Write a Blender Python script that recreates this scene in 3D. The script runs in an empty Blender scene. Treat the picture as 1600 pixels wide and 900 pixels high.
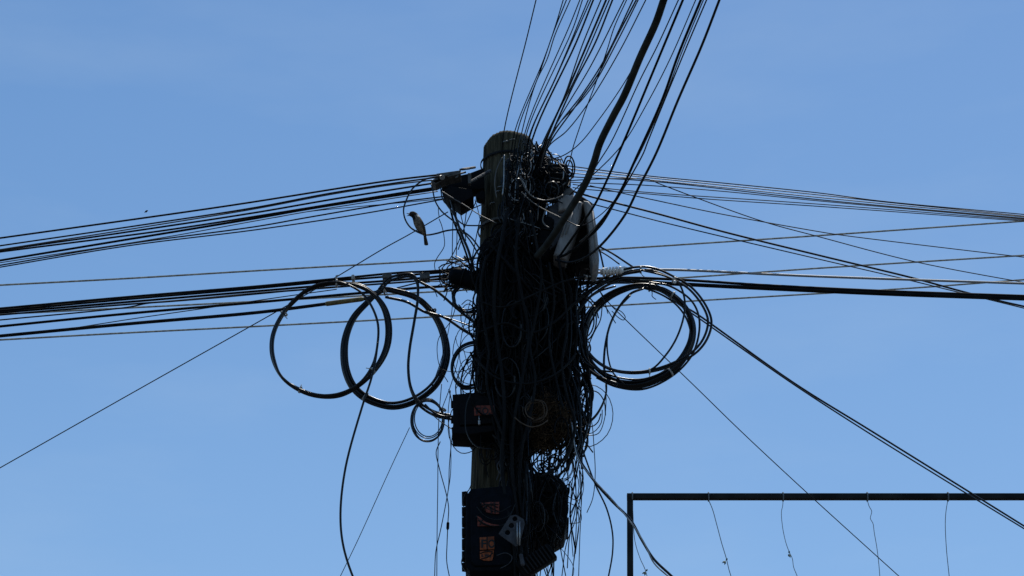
import bpy, bmesh, math, random
import numpy as np
from mathutils import Vector, Matrix, geometry
R = math.radians
random.seed(7); rng = np.random.default_rng(7)
S = bpy.context.scene; C = S.collection

# ------------------------------------------------------------------ camera
PITCH = R(27.0); HF = R(24.0); CAMZ = 1.6
cd = bpy.data.cameras.new('camera'); cd.sensor_width = 36; cd.angle = HF
cd.clip_start = 0.1; cd.clip_end = 5000
cam = bpy.data.objects.new('camera', cd); C.objects.link(cam)
cam.location = (0, 0, CAMZ); cam.rotation_euler = (math.pi/2 + PITCH, 0, 0)
S.camera = cam
# ------------------------------------------------------------------ sky, sun, exposure
SUN_EL, SUN_AZ = R(68), R(22)           # high, beyond the pole and to the right
W = bpy.data.worlds.new('World'); S.world = W; W.use_nodes = True
nt = W.node_tree; nt.nodes.clear()
out = nt.nodes.new('ShaderNodeOutputWorld'); bg = nt.nodes.new('ShaderNodeBackground')
sky = nt.nodes.new('ShaderNodeTexSky'); sky.sky_type = 'NISHITA'; sky.sun_disc = False
sky.sun_elevation = SUN_EL; sky.sun_rotation = SUN_AZ
sky.air_density = 1.0; sky.dust_density = 0.55; sky.ozone_density = 1.6; sky.altitude = 50
hs = nt.nodes.new('ShaderNodeHueSaturation')
hs.inputs['Hue'].default_value = .497; hs.inputs['Saturation'].default_value = 1.26; hs.inputs['Value'].default_value = 1.25
tc = nt.nodes.new('ShaderNodeTexCoord'); mp = nt.nodes.new('ShaderNodeMapping')
mp.inputs['Scale'].default_value = (3.0, 3.0, 11.0); mp.inputs['Rotation'].default_value = (0.2, 0.35, 0.4)
nz = nt.nodes.new('ShaderNodeTexNoise'); nz.inputs['Scale'].default_value = 1.6
nz.inputs['Detail'].default_value = 5; nz.inputs['Roughness'].default_value = 0.55
rmp = nt.nodes.new('ShaderNodeMapRange')
rmp.inputs['From Min'].default_value = 0.50; rmp.inputs['From Max'].default_value = 0.80
rmp.inputs['To Min'].default_value = 0.0; rmp.inputs['To Max'].default_value = 0.14
mx = nt.nodes.new('ShaderNodeMixRGB'); mx.inputs['Color2'].default_value = (5.2, 6.4, 7.6, 1)
L = nt.links.new
L(tc.outputs['Generated'], mp.inputs['Vector']); L(mp.outputs[0], nz.inputs['Vector'])
L(nz.outputs['Fac'], rmp.inputs['Value']); L(rmp.outputs[0], mx.inputs['Fac'])
L(sky.outputs[0], hs.inputs['Color']); L(hs.outputs[0], mx.inputs['Color1'])
sep = nt.nodes.new('ShaderNodeSeparateXYZ'); L(tc.outputs['Generated'], sep.inputs[0])      # paler air towards the horizon, all round
hz = nt.nodes.new('ShaderNodeMapRange'); hz.inputs['From Min'].default_value = 0; hz.inputs['From Max'].default_value = .58
hz.inputs['To Min'].default_value = .40; hz.inputs['To Max'].default_value = 0
m2 = nt.nodes.new('ShaderNodeMixRGB'); m2.inputs['Color2'].default_value = (5.2, 7.2, 9.8, 1)
L(sep.outputs['Z'], hz.inputs['Value']); L(hz.outputs[0], m2.inputs['Fac']); L(mx.outputs[0], m2.inputs['Color1'])
L(m2.outputs[0], bg.inputs['Color']); L(bg.outputs[0], out.inputs['Surface'])
bg.inputs['Strength'].default_value = 0.10
sl = bpy.data.lights.new('sun', 'SUN'); sl.energy = 4.0; sl.angle = R(0.53); sl.color = (1.0, .955, .88)
sun = bpy.data.objects.new('sun', sl); C.objects.link(sun); sun.location = (4, 12, 20)
sdir = Vector((math.sin(SUN_AZ)*math.cos(SUN_EL), math.cos(SUN_AZ)*math.cos(SUN_EL), math.sin(SUN_EL)))
sun.rotation_euler = sdir.to_track_quat('Z', 'Y').to_euler()
vs = S.view_settings; vs.view_transform = 'Standard'; vs.look = 'None'; vs.gamma = 1; vs.exposure = 0.0
vs.use_curve_mapping = False

# ------------------------------------------------------------------ helpers
F = 800/math.tan(HF/2); CP, SP = math.cos(PITCH), math.sin(PITCH)
def at(px, py, Y=10.0):
    """point at distance Y down the street that appears at px, py of a 1600x900 view from the pavement"""
    u = (px-800)/F; v = (450-py)/F
    t = Y/(CP - v*SP)
    return np.array((u*t, Y, CAMZ + t*(SP + v*CP)))
def m_per_px(py, Y): return Y/(CP - (450-py)/F*SP)/F

def mat(name, col, rough=.5, spec=.5, metal=0., var=.25, scale=30., bump=0., col2=None, stretch=(1,1,1), bscale=None, coat=0., rv=1.):
    m = bpy.data.materials.new(name); m.use_nodes = True
    n = m.node_tree.nodes; l = m.node_tree.links.new
    b = n['Principled BSDF']
    b.inputs['Roughness'].default_value = rough; b.inputs['Metallic'].default_value = metal
    b.inputs['Specular IOR Level'].default_value = spec; b.inputs['Coat Weight'].default_value = coat
    t = n.new('ShaderNodeTexCoord'); mp = n.new('ShaderNodeMapping'); mp.inputs['Scale'].default_value = stretch
    nz = n.new('ShaderNodeTexNoise'); nz.inputs['Scale'].default_value = scale; nz.inputs['Detail'].default_value = 6
    l(t.outputs['Object'], mp.inputs['Vector']); l(mp.outputs[0], nz.inputs['Vector'])
    cr = n.new('ShaderNodeValToRGB'); c2 = col2 or tuple(c*(1+2*var) for c in col)
    cr.color_ramp.elements[0].position = .35; cr.color_ramp.elements[1].position = .7
    cr.color_ramp.elements[0].color = (*[c*(1-var) for c in col], 1); cr.color_ramp.elements[1].color = (*c2, 1)
    l(nz.outputs['Fac'], cr.inputs['Fac']); l(cr.outputs['Color'], b.inputs['Base Color'])
    rr = n.new('ShaderNodeMapRange'); rr.inputs['To Min'].default_value = max(.05, rough-.12*rv); rr.inputs['To Max'].default_value = min(1, rough+.15*rv)
    l(nz.outputs['Fac'], rr.inputs['Value']); l(rr.outputs[0], b.inputs['Roughness'])
    if bump:
        bp = n.new('ShaderNodeBump'); bp.inputs['Strength'].default_value = bump; bp.inputs['Distance'].default_value = .01
        n2 = n.new('ShaderNodeTexNoise'); n2.inputs['Scale'].default_value = bscale or scale*2; n2.inputs['Detail'].default_value = 8
        l(mp.outputs[0], n2.inputs['Vector']); l(n2.outputs['Fac'], bp.inputs['Height']); l(bp.outputs[0], b.inputs['Normal'])
    return m
M = {
 'black':  mat('black_cable_sheath', (.005,.0053,.0058), .33, .27, var=.3, scale=14, rv=.3),
 'matte':  mat('weathered_cable_sheath', (.007,.0075,.0078), .68, .10, var=.4, scale=12, rv=.4),
 'knot':   mat('dull_black_wire_sheath', (.0035,.0038,.004), .6, .10, var=.4, scale=12, rv=.5),  # darkest and dullest black, for the heaped wires
 'thick':  mat('dusty_thick_sheath', (.018,.020,.017), .65, .2, var=.4, scale=25, bump=.25),
 'grey':   mat('grey_wire_sheath', (.085,.085,.08), .5, .35, var=.25, scale=20, rv=.4),
 'bright': mat('sunlit_cable_highlight', (.30,.295,.28), .55, .4, metal=.35, var=.1, scale=8, rv=.2),  # pale tone stands in for the sun highlight on the level cable
 'steel':  mat('bare_steel_strand', (.34,.325,.27), .8, .10, metal=.0, var=.3, scale=40),
 'alu':    mat('galvanised_metal', (.30,.30,.29), .42, .5, metal=.75, var=.3, scale=35, bump=.1),
 'casting':mat('grey_cast_metal', (.075,.073,.068), .65, .3, metal=.1, var=.4, scale=40, bump=.2),
 'wood':   mat('creosoted_wood', (.040,.036,.023), .9, .10, var=.6, scale=9, bump=.9, col2=(.105,.092,.060), stretch=(7,7,.55), bscale=14),
 'boxblk': mat('black_plastic', (.0035,.0038,.0045), .7, .10, var=.35, scale=30, bump=.08),
 'navy':   mat('navy_plastic', (.003,.0045,.007), .75, .08, var=.3, scale=30, bump=.06),
 'cover':  mat('grey_moulded_plastic', (.22,.208,.195), .55, .35, var=.22, scale=16, bump=.15, stretch=(3,3,.6)),
 'dark':   mat('dark_plastic_and_shade', (.008,.008,.0085), .65, .15, var=.3, scale=25),
 'plate':  mat('dull_grey_plate', (.042,.042,.046), .6, .25, metal=.1, var=.3, scale=45, bump=.1),
 'white':  mat('white_porcelain', (.78,.77,.72), .35, .5, var=.08, scale=40),
 'tie':    mat('pale_cable_tie', (.34,.33,.30), .45, .5, var=.25, scale=90),
 'sleeve': mat('yellowed_sleeve', (.16,.125,.045), .55, .4, var=.35, scale=40),
 'orange': mat('orange_sticker', (.22,.055,.017), .6, .2, var=.4, scale=60),
 'red':    mat('dull_red_sticker', (.15,.035,.022), .6, .2, var=.4, scale=60),  # darker and redder than the orange sticker
 'ink':    mat('black_ink', (.008,.008,.008), .6, .3),
 'twig':   mat('dry_twig', (.045,.027,.014), .9, .1, var=.6, scale=60),
 'brown':  mat('brown_wire_sheath', (.075,.052,.034), .6, .2, var=.3, scale=20),
 'frame':  mat('black_painted_steel', (.011,.011,.010), .65, .15, var=.5, scale=7, bump=.1),
 'string': mat('grey_string', (.13,.15,.16), .7, .2),
 'leaf':   mat('green_leaf', (.03,.075,.055), .6, .3),
 'breast': mat('grey_brown_breast', (.13,.10,.072), .9, .1, var=.4, scale=90, bump=.3),
 'cap':    mat('dark_brown_feathers', (.035,.024,.017), .9, .1, var=.35, scale=120, bump=.3),
 'bib':    mat('black_feathers', (.012,.011,.010), .9, .1, var=.3, scale=120),
 'wing':   mat('streaked_wing', (.05,.033,.02), .9, .1, var=.6, scale=90, stretch=(1,1,.25)),
 'pale':   mat('white_feathers', (.62,.60,.56), .9, .1, var=.1, scale=120),
 'beak':   mat('dark_beak', (.02,.02,.022), .5, .3),
 'ground': mat('asphalt', (.048,.048,.05), .9, .2, var=.25, scale=3, bump=.3),
}
def origin(o):
    v = np.zeros(3)
    while o is not None: v += np.array(o.location); o = o.parent
    return v
class MB:
    """collects geometry, becomes ONE mesh object"""
    def __init__(s): s.v = []; s.f = []; s.mi = []; s.n = 0
    def add(s, V, Fc, mi=0):
        s.v.append(np.asarray(V, float)); k = s.n
        s.f += [tuple(int(i)+k for i in f) for f in Fc]; s.mi += [mi]*len(Fc); s.n += len(V); return s
    def build(s, name, material, parent=None, label=None, cat=None, group=None, kind=None, smooth=True, sharp=None):
        V = np.concatenate(s.v)
        org = origin(parent) if parent else V.mean(0)
        me = bpy.data.meshes.new(name); me.from_pydata((V-org).tolist(), [], s.f)
        for m in (material if isinstance(material, (list, tuple)) else [material]): me.materials.append(M[m])
        me.polygons.foreach_set('material_index', s.mi); me.polygons.foreach_set('use_smooth', [smooth]*len(s.f))
        me.update()
        if sharp: me.set_sharp_from_angle(angle=R(sharp))
        o = bpy.data.objects.new(name, me); C.objects.link(o)
        if parent: o.parent = parent
        else: o.location = org
        tag(o, label, cat, group, kind); return o
def tag(o, label=None, cat=None, group=None, kind=None):
    if label: o['label'] = label
    if cat: o['category'] = cat
    if group: o['group'] = group
    if kind: o['kind'] = kind
def thing(name, loc, label, cat, group=None):
    o = bpy.data.objects.new(name, None); o.empty_display_size = .1; C.objects.link(o)
    o.location = tuple(loc); tag(o, label, cat, group); return o
def spline(P, step=None, seg=8, closed=False):
    P = np.asarray(P, float); n = len(P)
    if n == 2: return np.linspace(P[0], P[1], 6)
    o = []
    for i in range(n if closed else n-1):
        if closed: a, b, c, d = (P[(i+k) % n] for k in (-1,0,1,2))
        else:
            b, c = P[i], P[i+1]
            a = P[i-1] if i else 2*b-c
            d = P[i+2] if i+2 < n else 2*c-b
        # centripetal Catmull-Rom
        t0 = 0; t1 = t0+max(1e-6, np.linalg.norm(b-a))**.5; t2 = t1+max(1e-6, np.linalg.norm(c-b))**.5; t3 = t2+max(1e-6, np.linalg.norm(d-c))**.5
        for t in np.linspace(t1, t2, seg, endpoint=False):
            A1=(t1-t)/(t1-t0)*a+(t-t0)/(t1-t0)*b; A2=(t2-t)/(t2-t1)*b+(t-t1)/(t2-t1)*c; A3=(t3-t)/(t3-t2)*c+(t-t2)/(t3-t2)*d
            B1=(t2-t)/(t2-t0)*A1+(t-t0)/(t2-t0)*A2; B2=(t3-t)/(t3-t1)*A2+(t-t1)/(t3-t1)*A3
            o.append((t2-t)/(t2-t1)*B1+(t-t1)/(t2-t1)*B2)
    if not closed: o.append(P[-1])
    return np.array(o)
def tube(mb, P, r, sides=6, closed=False, mi=0, caps=True):
    P = np.asarray(P, float); n = len(P)
    if closed: T = np.roll(P,-1,0)-np.roll(P,1,0)
    else: T = np.gradient(P, axis=0)
    T /= np.maximum(np.linalg.norm(T, axis=1, keepdims=True), 1e-9)
    r = np.broadcast_to(np.asarray(r, float), (n,))
    up = np.array((0,0,1.)) if abs(T[0][2]) < .9 else np.array((1.,0,0))
    N = np.cross(T[0], up); N /= np.linalg.norm(N); V = []
    ang = np.linspace(0, 2*math.pi, sides, endpoint=False)
    for i in range(n):
        N = N - T[i]*np.dot(N, T[i]); N /= max(np.linalg.norm(N), 1e-9); B = np.cross(T[i], N)
        V.append(P[i] + r[i]*(np.cos(ang)[:,None]*N + np.sin(ang)[:,None]*B))
    V = np.concatenate(V); Fc = []
    for i in range(n if closed else n-1):
        a = i*sides; b = ((i+1) % n)*sides
        for k in range(sides): k2 = (k+1) % sides; Fc.append((a+k, b+k, b+k2, a+k2))
    if not closed and caps: Fc.append(tuple(range(sides))); Fc.append(tuple(range((n-1)*sides+sides-1, (n-1)*sides-1, -1)))
    mb.add(V, Fc, mi)
def pxpath(pts, Y):
    """picture-plane waypoints (px, py[, distance]) -> world points, distance going evenly from Y0 to Y1"""
    Y0, Y1 = Y if isinstance(Y, (tuple, list)) else (Y, Y)
    q = np.array([p[:2] for p in pts], float)
    d = np.r_[0, np.cumsum(np.linalg.norm(np.diff(q, axis=0), axis=1))]; d /= d[-1]
    return np.array([at(p[0], p[1], p[2] if len(p) > 2 else Y0+(Y1-Y0)*t) for p, t in zip(pts, d)])
def extend(P, e0=0, e1=0):
    if e0: t = P[0]-P[1]; P = np.vstack([P[0]+t/np.linalg.norm(t)*e0, P])
    if e1: t = P[-1]-P[-2]; P = np.vstack([P, P[-1]+t/np.linalg.norm(t)*e1])
    return P
def wire(name, pts, w, Y, label=None, cat='cable', group=None, m='black', e0=0, e1=0, parent=None, seg=8, sides=None):
    P = spline(pxpath(pts, Y), seg=seg)
    P = extend(P, e0, e1)
    mid = pts[len(pts)//2]; Ym = (Y if not isinstance(Y, (tuple, list)) else (Y[0]+Y[1])/2)
    r = w/2*m_per_px(mid[1], Ym)
    mb = MB(); tube(mb, P, r, sides or (8 if w > 3 else 6))
    return mb.build(name, m, parent, label, cat if not parent else None, group)
def strand_bundle(pts, Y, n, spread, w, parent, m='black', closed=False, name='strand', drift=.6, seed=0, seg=8):
    """n cables lying together round one path, each wandering a little across the bundle"""
    rg = np.random.default_rng(seed+len(pts)); base = pxpath(pts, Y); k = m_per_px(pts[0][1], base[0][1])
    for i in range(n):
        a = 2*math.pi*i/n + rg.uniform(0, .6); off = np.array((math.cos(a)*spread, math.sin(a)*spread))*math.sqrt(rg.uniform(.3, 1))
        Q = base.copy(); ph = rg.uniform(0, 6.3, 2); tt = np.linspace(0, 2*math.pi, len(Q), endpoint=not closed)
        dx = (off[0] + spread*drift*np.sin(tt+ph[0]))*k; dz = (off[1]*.6+spread*drift*np.cos(tt+ph[1]))*k
        c = Q.mean(0); rad = Q-c; rad[:,1] = 0; rad /= np.maximum(np.linalg.norm(rad, axis=1, keepdims=True), 1e-6)
        Q = Q + rad*dx[:,None] + np.array((0,1,0))*dz[:,None]
        mb = MB(); tube(mb, spline(Q, seg=seg, closed=closed), w/2*k, 8, closed=closed); mb.build(name, m, parent)
def ring_path(c, ax, r, n=12):
    ax = np.asarray(ax, float); ax /= np.linalg.norm(ax)
    u = np.cross(ax, (0,1,0) if abs(ax[1]) < .9 else (1,0,0)); u /= np.linalg.norm(u); v = np.cross(ax, u)
    a = np.linspace(0, 2*math.pi, n, endpoint=False)
    return c + r*(np.cos(a)[:,None]*u + np.sin(a)[:,None]*v)
def cable_tie(px, py, Y, ax, rpx, parent, tail=None, m='tie'):
    c = at(px, py, Y); k = m_per_px(py, Y); mb = MB(); axv = np.array((ax[0], 0, -ax[1]), float); axv /= np.linalg.norm(axv)
    for s in (-.6, .6): tube(mb, ring_path(c+axv*s*k, axv, rpx*k), .9*k, 5, closed=True)
    if tail:
        P = [c+np.array((0,-rpx*k,0))]
        for dx, dy in tail: P.append(at(px+dx, py+dy, Y-rpx*k*.8))
        tube(mb, spline(P, seg=4), .7*k, 5)
    return mb.build('cable_tie', m, parent)
def bm_box(size, bevel=.004, seg=2):
    bm = bmesh.new(); bmesh.ops.create_cube(bm, size=1)
    for v in bm.verts: v.co = Vector((v.co.x*size[0], v.co.y*size[1], v.co.z*size[2]))
    if bevel: bmesh.ops.bevel(bm, geom=bm.edges[:], offset=bevel, segments=seg, affect='EDGES', profile=.6)
    return bm
def bm_take(mb, bm, mtx=None, mi=0):
    if mtx is not None: bm.transform(mtx)
    bm.verts.index_update(); mb.add([v.co[:] for v in bm.verts], [[v.index for v in f.verts] for f in bm.faces], mi); bm.free()
def box(mb, c, size, rot=None, bevel=.004, mi=0):
    bm_take(mb, bm_box(size, bevel), Matrix.Translation(Vector(c)) @ (rot.to_4x4() if rot is not None else Matrix.Identity(4)), mi)
def poly_solid(mb, pts, Y, thick, holes=(), bevel=.003, mi=0, slope=0.):
    """solid of real thickness whose front outline passes px waypoints; front face stands at distance Y"""
    cu = bpy.data.curves.new('tmp', 'CURVE'); cu.dimensions = '2D'; cu.fill_mode = 'BOTH'
    c = at(*np.mean(np.array(pts), axis=0), Y)
    for loop in [pts, *holes]:
        sp = cu.splines.new('POLY'); sp.points.add(len(loop)-1); sp.use_cyclic_u = True
        for i, p in enumerate(loop): w = at(p[0], p[1], Y)-c; sp.points[i].co = (w[0], w[2], 0, 1)
    cu.extrude = max(thick/2-bevel, .0005); cu.bevel_depth = bevel; cu.bevel_resolution = 2; cu.offset = -bevel
    o = bpy.data.objects.new('tmp', cu); C.objects.link(o)
    dg = bpy.context.evaluated_depsgraph_get(); me = bpy.data.meshes.new_from_object(o.evaluated_get(dg))
    bm = bmesh.new(); bm.from_mesh(me); bmesh.ops.remove_doubles(bm, verts=bm.verts[:], dist=1e-5)
    mtx = Matrix.Translation(Vector(c)+Vector((0, thick/2, 0))) @ Matrix.Rotation(math.pi/2+slope, 4, 'X')
    bm_take(mb, bm, mtx, mi)
    bpy.data.objects.remove(o); bpy.data.curves.remove(cu); bpy.data.meshes.remove(me)
def text_mesh(mb, txt, px, py, Y, hpx, slope=0., mi=0, sx=1., rot=0.):
    cu = bpy.data.curves.new('tmp', 'FONT'); cu.body = txt; cu.align_x = 'LEFT'; cu.size = 1; cu.extrude = .012; cu.offset = .025
    o = bpy.data.objects.new('tmp', cu); C.objects.link(o)
    dg = bpy.context.evaluated_depsgraph_get(); me = bpy.data.meshes.new_from_object(o.evaluated_get(dg))
    k = hpx*m_per_px(py, Y)/.69
    bm = bmesh.new(); bm.from_mesh(me)
    bm_take(mb, bm, Matrix.Translation(Vector(at(px, py, Y))) @ Matrix.Rotation(math.pi/2+slope, 4, 'X') @ Matrix.Rotation(rot, 4, 'Z') @ Matrix.Diagonal((k*sx, k, k*.5, 1)), mi)
    bpy.data.objects.remove(o); bpy.data.curves.remove(cu); bpy.data.meshes.remove(me)
def capsule(mb, a, b, ra, rb=None, sides=20, rib=0, mi=0):
    rb = ra if rb is None else rb
    a = np.asarray(a); b = np.asarray(b); ax = (b-a); Ln = np.linalg.norm(ax); ax = ax/Ln
    P = []; r = []
    for t in np.linspace(0, 1, 6): P.append(a - ax*ra*.8*math.cos(t*math.pi/2)); r.append(ra*max(.05, math.sin(t*math.pi/2)))
    n = 16
    for i in range(1, n): t = i/n; P.append(a+ax*Ln*t); r.append((ra+(rb-ra)*t)*(1+(rib if i % 3 == 0 else 0)))
    for t in np.linspace(1, 0, 6): P.append(b + ax*rb*.8*math.cos(t*math.pi/2)); r.append(rb*max(.05, math.sin(t*math.pi/2)))
    tube(mb, P, r, sides, mi=mi)

# ================================================================== SETTING
mb = MB(); mb.add([(-600,-600,0),(600,-600,0),(600,600,0),(-600,600,0)], [(0,1,2,3)])
mb.build('ground', 'ground', kind='structure')

# ================================================================== POLE
top, low = at(794.5, 225, 10), at(780, 760, 10)
d = (low-top)/(top[2]-low[2]); base = top + d*top[2]
pole = thing('utility_pole', base, 'thick weathered wooden utility pole swathed in black cables', 'utility pole')
mb = MB(); NS = 120; zs = np.r_[np.linspace(0, 4.6, 6), np.linspace(4.9, top[2]-.03, 90)]
V = []; nzv = rng.uniform(-1, 1, (NS,)); ph = rng.uniform(0, 6.28, 40); am = rng.uniform(.2, 1, 40); fr = rng.integers(3, 46, 40)
cracks = [(rng.uniform(0, 6.28), rng.uniform(.012, .03), rng.uniform(.004, .011), rng.uniform(5, 7.4), rng.uniform(.3, 1.4)) for _ in range(44)]
th = np.linspace(0, 2*math.pi, NS, endpoint=False)
def prof(z):
    r0 = .120 + (top[2]-z)*.0045
    w = np.zeros(NS)
    for k in range(40): w += am[k]*np.sin(fr[k]*th+ph[k]+.25*math.sin(z*1.3+ph[k]))*.0006
    for (ca, cw, cdp, cz, cl) in cracks:
        a = np.abs((th-ca-.03*math.sin(z*4+ca)+math.pi) % (2*math.pi)-math.pi); f = max(0, 1-abs(z-cz)/cl)
        w -= cdp*min(1, f*2)*np.exp(-(a/cw)**2)*(.35 if z > top[2]-.06 else 1)
    return r0 + w
rings = []
for z in zs: rings.append((z, prof(z), 0.))
rt = prof(top[2])
for k, (s, dz) in enumerate(((.985,-.014),(.95,-.002),(.88,.010),(.6,.018),(.25,.021))): rings.append((top[2]+dz, rt*s, 0))
for z, rr, _ in rings:
    c = top + d*(top[2]-z)
    wob = (z > top[2]-.02)*.006*np.sin(3*th+1)+(z > top[2]-.02)*.010*np.cos(th)
    V.append(np.c_[c[0]+rr*np.cos(th), c[1]+rr*np.sin(th), np.full(NS, z)+wob])
V = np.concatenate(V); Fc = []
for i in range(len(rings)-1):
    for k in range(NS): k2 = (k+1) % NS; Fc.append((i*NS+k, i*NS+k2, (i+1)*NS+k2, (i+1)*NS+k))
Fc.append(tuple((len(rings)-1)*NS+k for k in range(NS))); mb.add(V, Fc)
mb.build('shaft', 'wood', pole)
def pole_c(py): z = at(790, py, 10)[2]; return top + d*(top[2]-z)
def pole_band(py, h, m, tilt=0, extra=.004, gap=0):
    c = pole_c(py); r = .124+(top[2]-c[2])*.0045+extra; mb = MB(); n = 40; V = []; Fc = []
    prof4 = ((0,-h/2),(0.004,-h/2),(0.004,h/2),(0,h/2))
    for i in range(n):
        a = 2*math.pi*i/n; V += [(c[0]+(r+p)*math.cos(a), c[1]+(r+p)*math.sin(a), c[2]+q+tilt*math.cos(a)) for p, q in prof4]
    for i in range(n):
        j = (i+1) % n
        for k in range(4): l = (k+1) % 4; Fc.append((i*4+k, j*4+k, j*4+l, i*4+l))
    mb.add(V, Fc); return mb.build('band', m, pole, sharp=40)
pole_band(257, .010, 'dark', .004)
pole_band(360, .012, 'casting', .008); pole_band(694, .014, 'casting'); pole_band(432, .03, 'dark')
# nails and staples hammered in the bare wood
for (px, py) in ((790,222),(800,219),(778,300),(770,318),(781,293),(765,345)):
    mb = MB(); c = pole_c(py); x = at(px, py, 9.9)[0]-c[0]; y = c[1]-math.sqrt(max(.0001, .126**2-x*x)); z = at(px, py, y)[2]
    P = [(c[0]+x-.012, y+.004, z-.003), (c[0]+x-.010, y-.006, z), (c[0]+x+.010, y-.006, z+.004), (c[0]+x+.012, y+.004, z+.003)]
    tube(mb, P, .0022, 5); mb.build('staple', 'alu', pole)

# ================================================================== SKYWARD FAN (cables running over the street towards the viewer)
GF = 'cables fanning up over the street from the pole top'
fan = [ # waypoints from the pole to the frame top, width, colour, label
 ([(783,252),(787.5,205),(824,56),(837.5,0)],1.6,'matte','hair-thin wire rising from the pole top, standing alone as leftmost of the fan'),
 ([(797,250),(805,203),(850,92),(867,43),(880,0)],1.5,'matte','thin wire second from the left where the fan leaves the frame'),
 ([(800,262),(810,200),(842,117),(865,50),(885,0)],1.6,'matte','thin wire third from the left where the fan leaves the frame'),
 ([(806,255),(816,204),(837,130),(855,92),(867,55),(891,0)],1.6,'black','thin wire fourth from the left in the fan, crossing its left neighbours'),
 ([(811,268),(821,205),(890,40),(906,0)],1.6,'black','thin wire fifth from the left where the fan leaves the frame'),
 ([(816,260),(824,205),(895,45),(910,0)],1.6,'black','thin wire sixth from the left where the fan leaves the frame'),
 ([(818,262),(827,212),(870,117),(919,0)],1.8,'black','thin wire seventh from the left where the fan leaves the frame'),
 ([(820,270),(829,210),(867,125),(923,0)],1.8,'black','thin wire eighth from the left in the fan, hugging a thicker wire'),
 ([(822,280),(832,217),(900,67),(927,0)],2.6,'black','middling thick wire grazing the right shoulder of the pole top'),
 ([(828,272),(847,225),(880,155),(910,70),(939,0)],1.9,'black','first wire right of the pole shoulder in the fan'),
 ([(832,275),(852,220),(882,152),(915,75),(947,0)],3.0,'black','thicker wire in the close cluster leaving the pole shoulder'),
 ([(840,262),(855,217),(870,180),(900,120),(952,0)],2.0,'black','thin wire just right of the thicker one in the shoulder cluster'),
 ([(845,258),(860,215),(895,135),(930,67),(957,0)],2.6,'black','rightmost wire of the close cluster leaving the pole shoulder'),
 ([(845,248),(860,212),(880,175),(922,105),(975,0)],1.8,'matte','thin wire at the left of the merging middle bunch'),
 ([(868,262),(885,262),(897,225),(915,172),(930,132),(948,80),(960,42),(979,0)],1.5,'matte','thin wire dropping steeply to the black bracket right of the pole'),
 ([(848,252),(865,207),(910,147),(945,92),(989,0)],2.2,'black','upper left wire of the thick merging bunch in the fan'),
 ([(846,255),(860,222),(900,165),(935,115),(960,65),(994,0)],2.4,'black','middle wire of the thick merging bunch in the fan'),
 ([(844,262),(855,222),(872,195),(910,155),(932,125),(967,60),(997,0)],2.0,'grey','greyish wire on the lower right of the merging bunch'),
 ([(846,258),(858,228),(885,205),(920,160),(967,82),(1009,0)],1.8,'black','thin wire between the merging bunch and the fat cable'),
 ([(842,248),(857,249),(880,243),(905,225),(935,188),(975,130),(1000,85),(1028,25),(1044,-30)],1.6,'black','thin wire curling in a low arc to the pole beside the fat cable'),
 ([(898,312),(935,254),(955,222),(1000,125),(1027,72),(1060,0)],1.9,'black','thin wire running just right of the fat cable'),
 ([(872,404),(912,346),(932,315),(973,225),(1015,125),(1042,60),(1067,0)],3.4,'matte','thick straight cable passing in front of the grey equipment box'),
 ([(890,305),(905,290),(930,270),(973,225),(1012,160),(1047,92),(1087,0)],1.7,'black','thin wire crossing behind the fat cable to the bracket'),
 ([(872,402),(885,397),(925,365),(965,307),(997,240),(1035,155),(1060,85),(1095,0)],3.6,'matte','left thick cable of the close trio that curls under the grey box'),
 ([(905,378),(915,370),(950,330),(990,258),(1008,222),(1038,155),(1064,85),(1099,0)],1.8,'grey','pale thin wire at the middle of the close trio right of the fat cable'),
 ([(880,395),(895,390),(937,355),(962,315),(980,285),(1005,240),(1012,222),(1072,75),(1104,0)],2.2,'black','right wire of the close trio that curls under the grey box'),
 ([(868,406),(890,410),(915,402),(940,382),(977,335),(997,295),(1025,240),(1060,155),(1097,70),(1124,0)],3.6,'black','rightmost thick cable of the fan, sweeping far under the grey box'),
]
for i, (p, w, m, lb) in enumerate(fan):
    wire('overhead_cable', p, w*1.14, (9.72+.04*math.sin(i*2.1), 8.62+.12*math.sin(i*1.7)), lb, 'cable', GF, m, e1=7)
wire('thick_cable', [(838,402),(856,380),(887,333),(914,288),(928,254),(937,225),(959,180),(975,150),(1000,90),(1025,35),(1037,0)], 11.5, (9.60,8.55),
     'fat dark grey cable curving up from the pole, by far the thickest overhead', 'cable', GF, 'thick', e1=7, sides=14)

# ================================================================== UPPER LEFT RUN
GL = 'upper run of cables leaving to the left'
lft = [
 ([(686,273),(610,282),(360,321),(100,358),(0,372)],2.6,'matte','topmost cable of the upper left run'),
 ([(682,277),(610,287),(510,303),(400,324),(225,351),(0,384)],2.2,'matte','second cable from the top in the upper left run'),
 ([(680,281),(610,289),(510,305),(400,326),(235,353),(0,390)],1.8,'grey','dull grey wire under the second cable of the upper left run'),
 ([(678,286),(510,313),(400,332),(175,366),(0,391)],2.6,'matte','middle black cable of the upper left run'),
 ([(680,293),(585,308),(400,338),(250,361),(0,393.5)],2.6,'matte','fourth thick cable down in the upper left run'),
 ([(680,296),(485,326),(400,341),(200,374),(0,407)],3.2,'matte','thickest cable of the upper left run, lowest of its thick ones'),
 ([(684,299),(485,330),(400,345),(250,372),(0,410.5)],1.4,'grey','pale thin wire along the underside of the thickest left cable'),
 ([(702,306),(622,316),(485,339),(400,354),(200,381),(0,414.5)],2.0,'matte','upper of the two thin wires below the upper left run'),
 ([(700,310),(560,335),(400,359),(200,384),(0,417.5)],1.8,'matte','lower of the two thin wires below the upper left run'),
]
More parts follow.
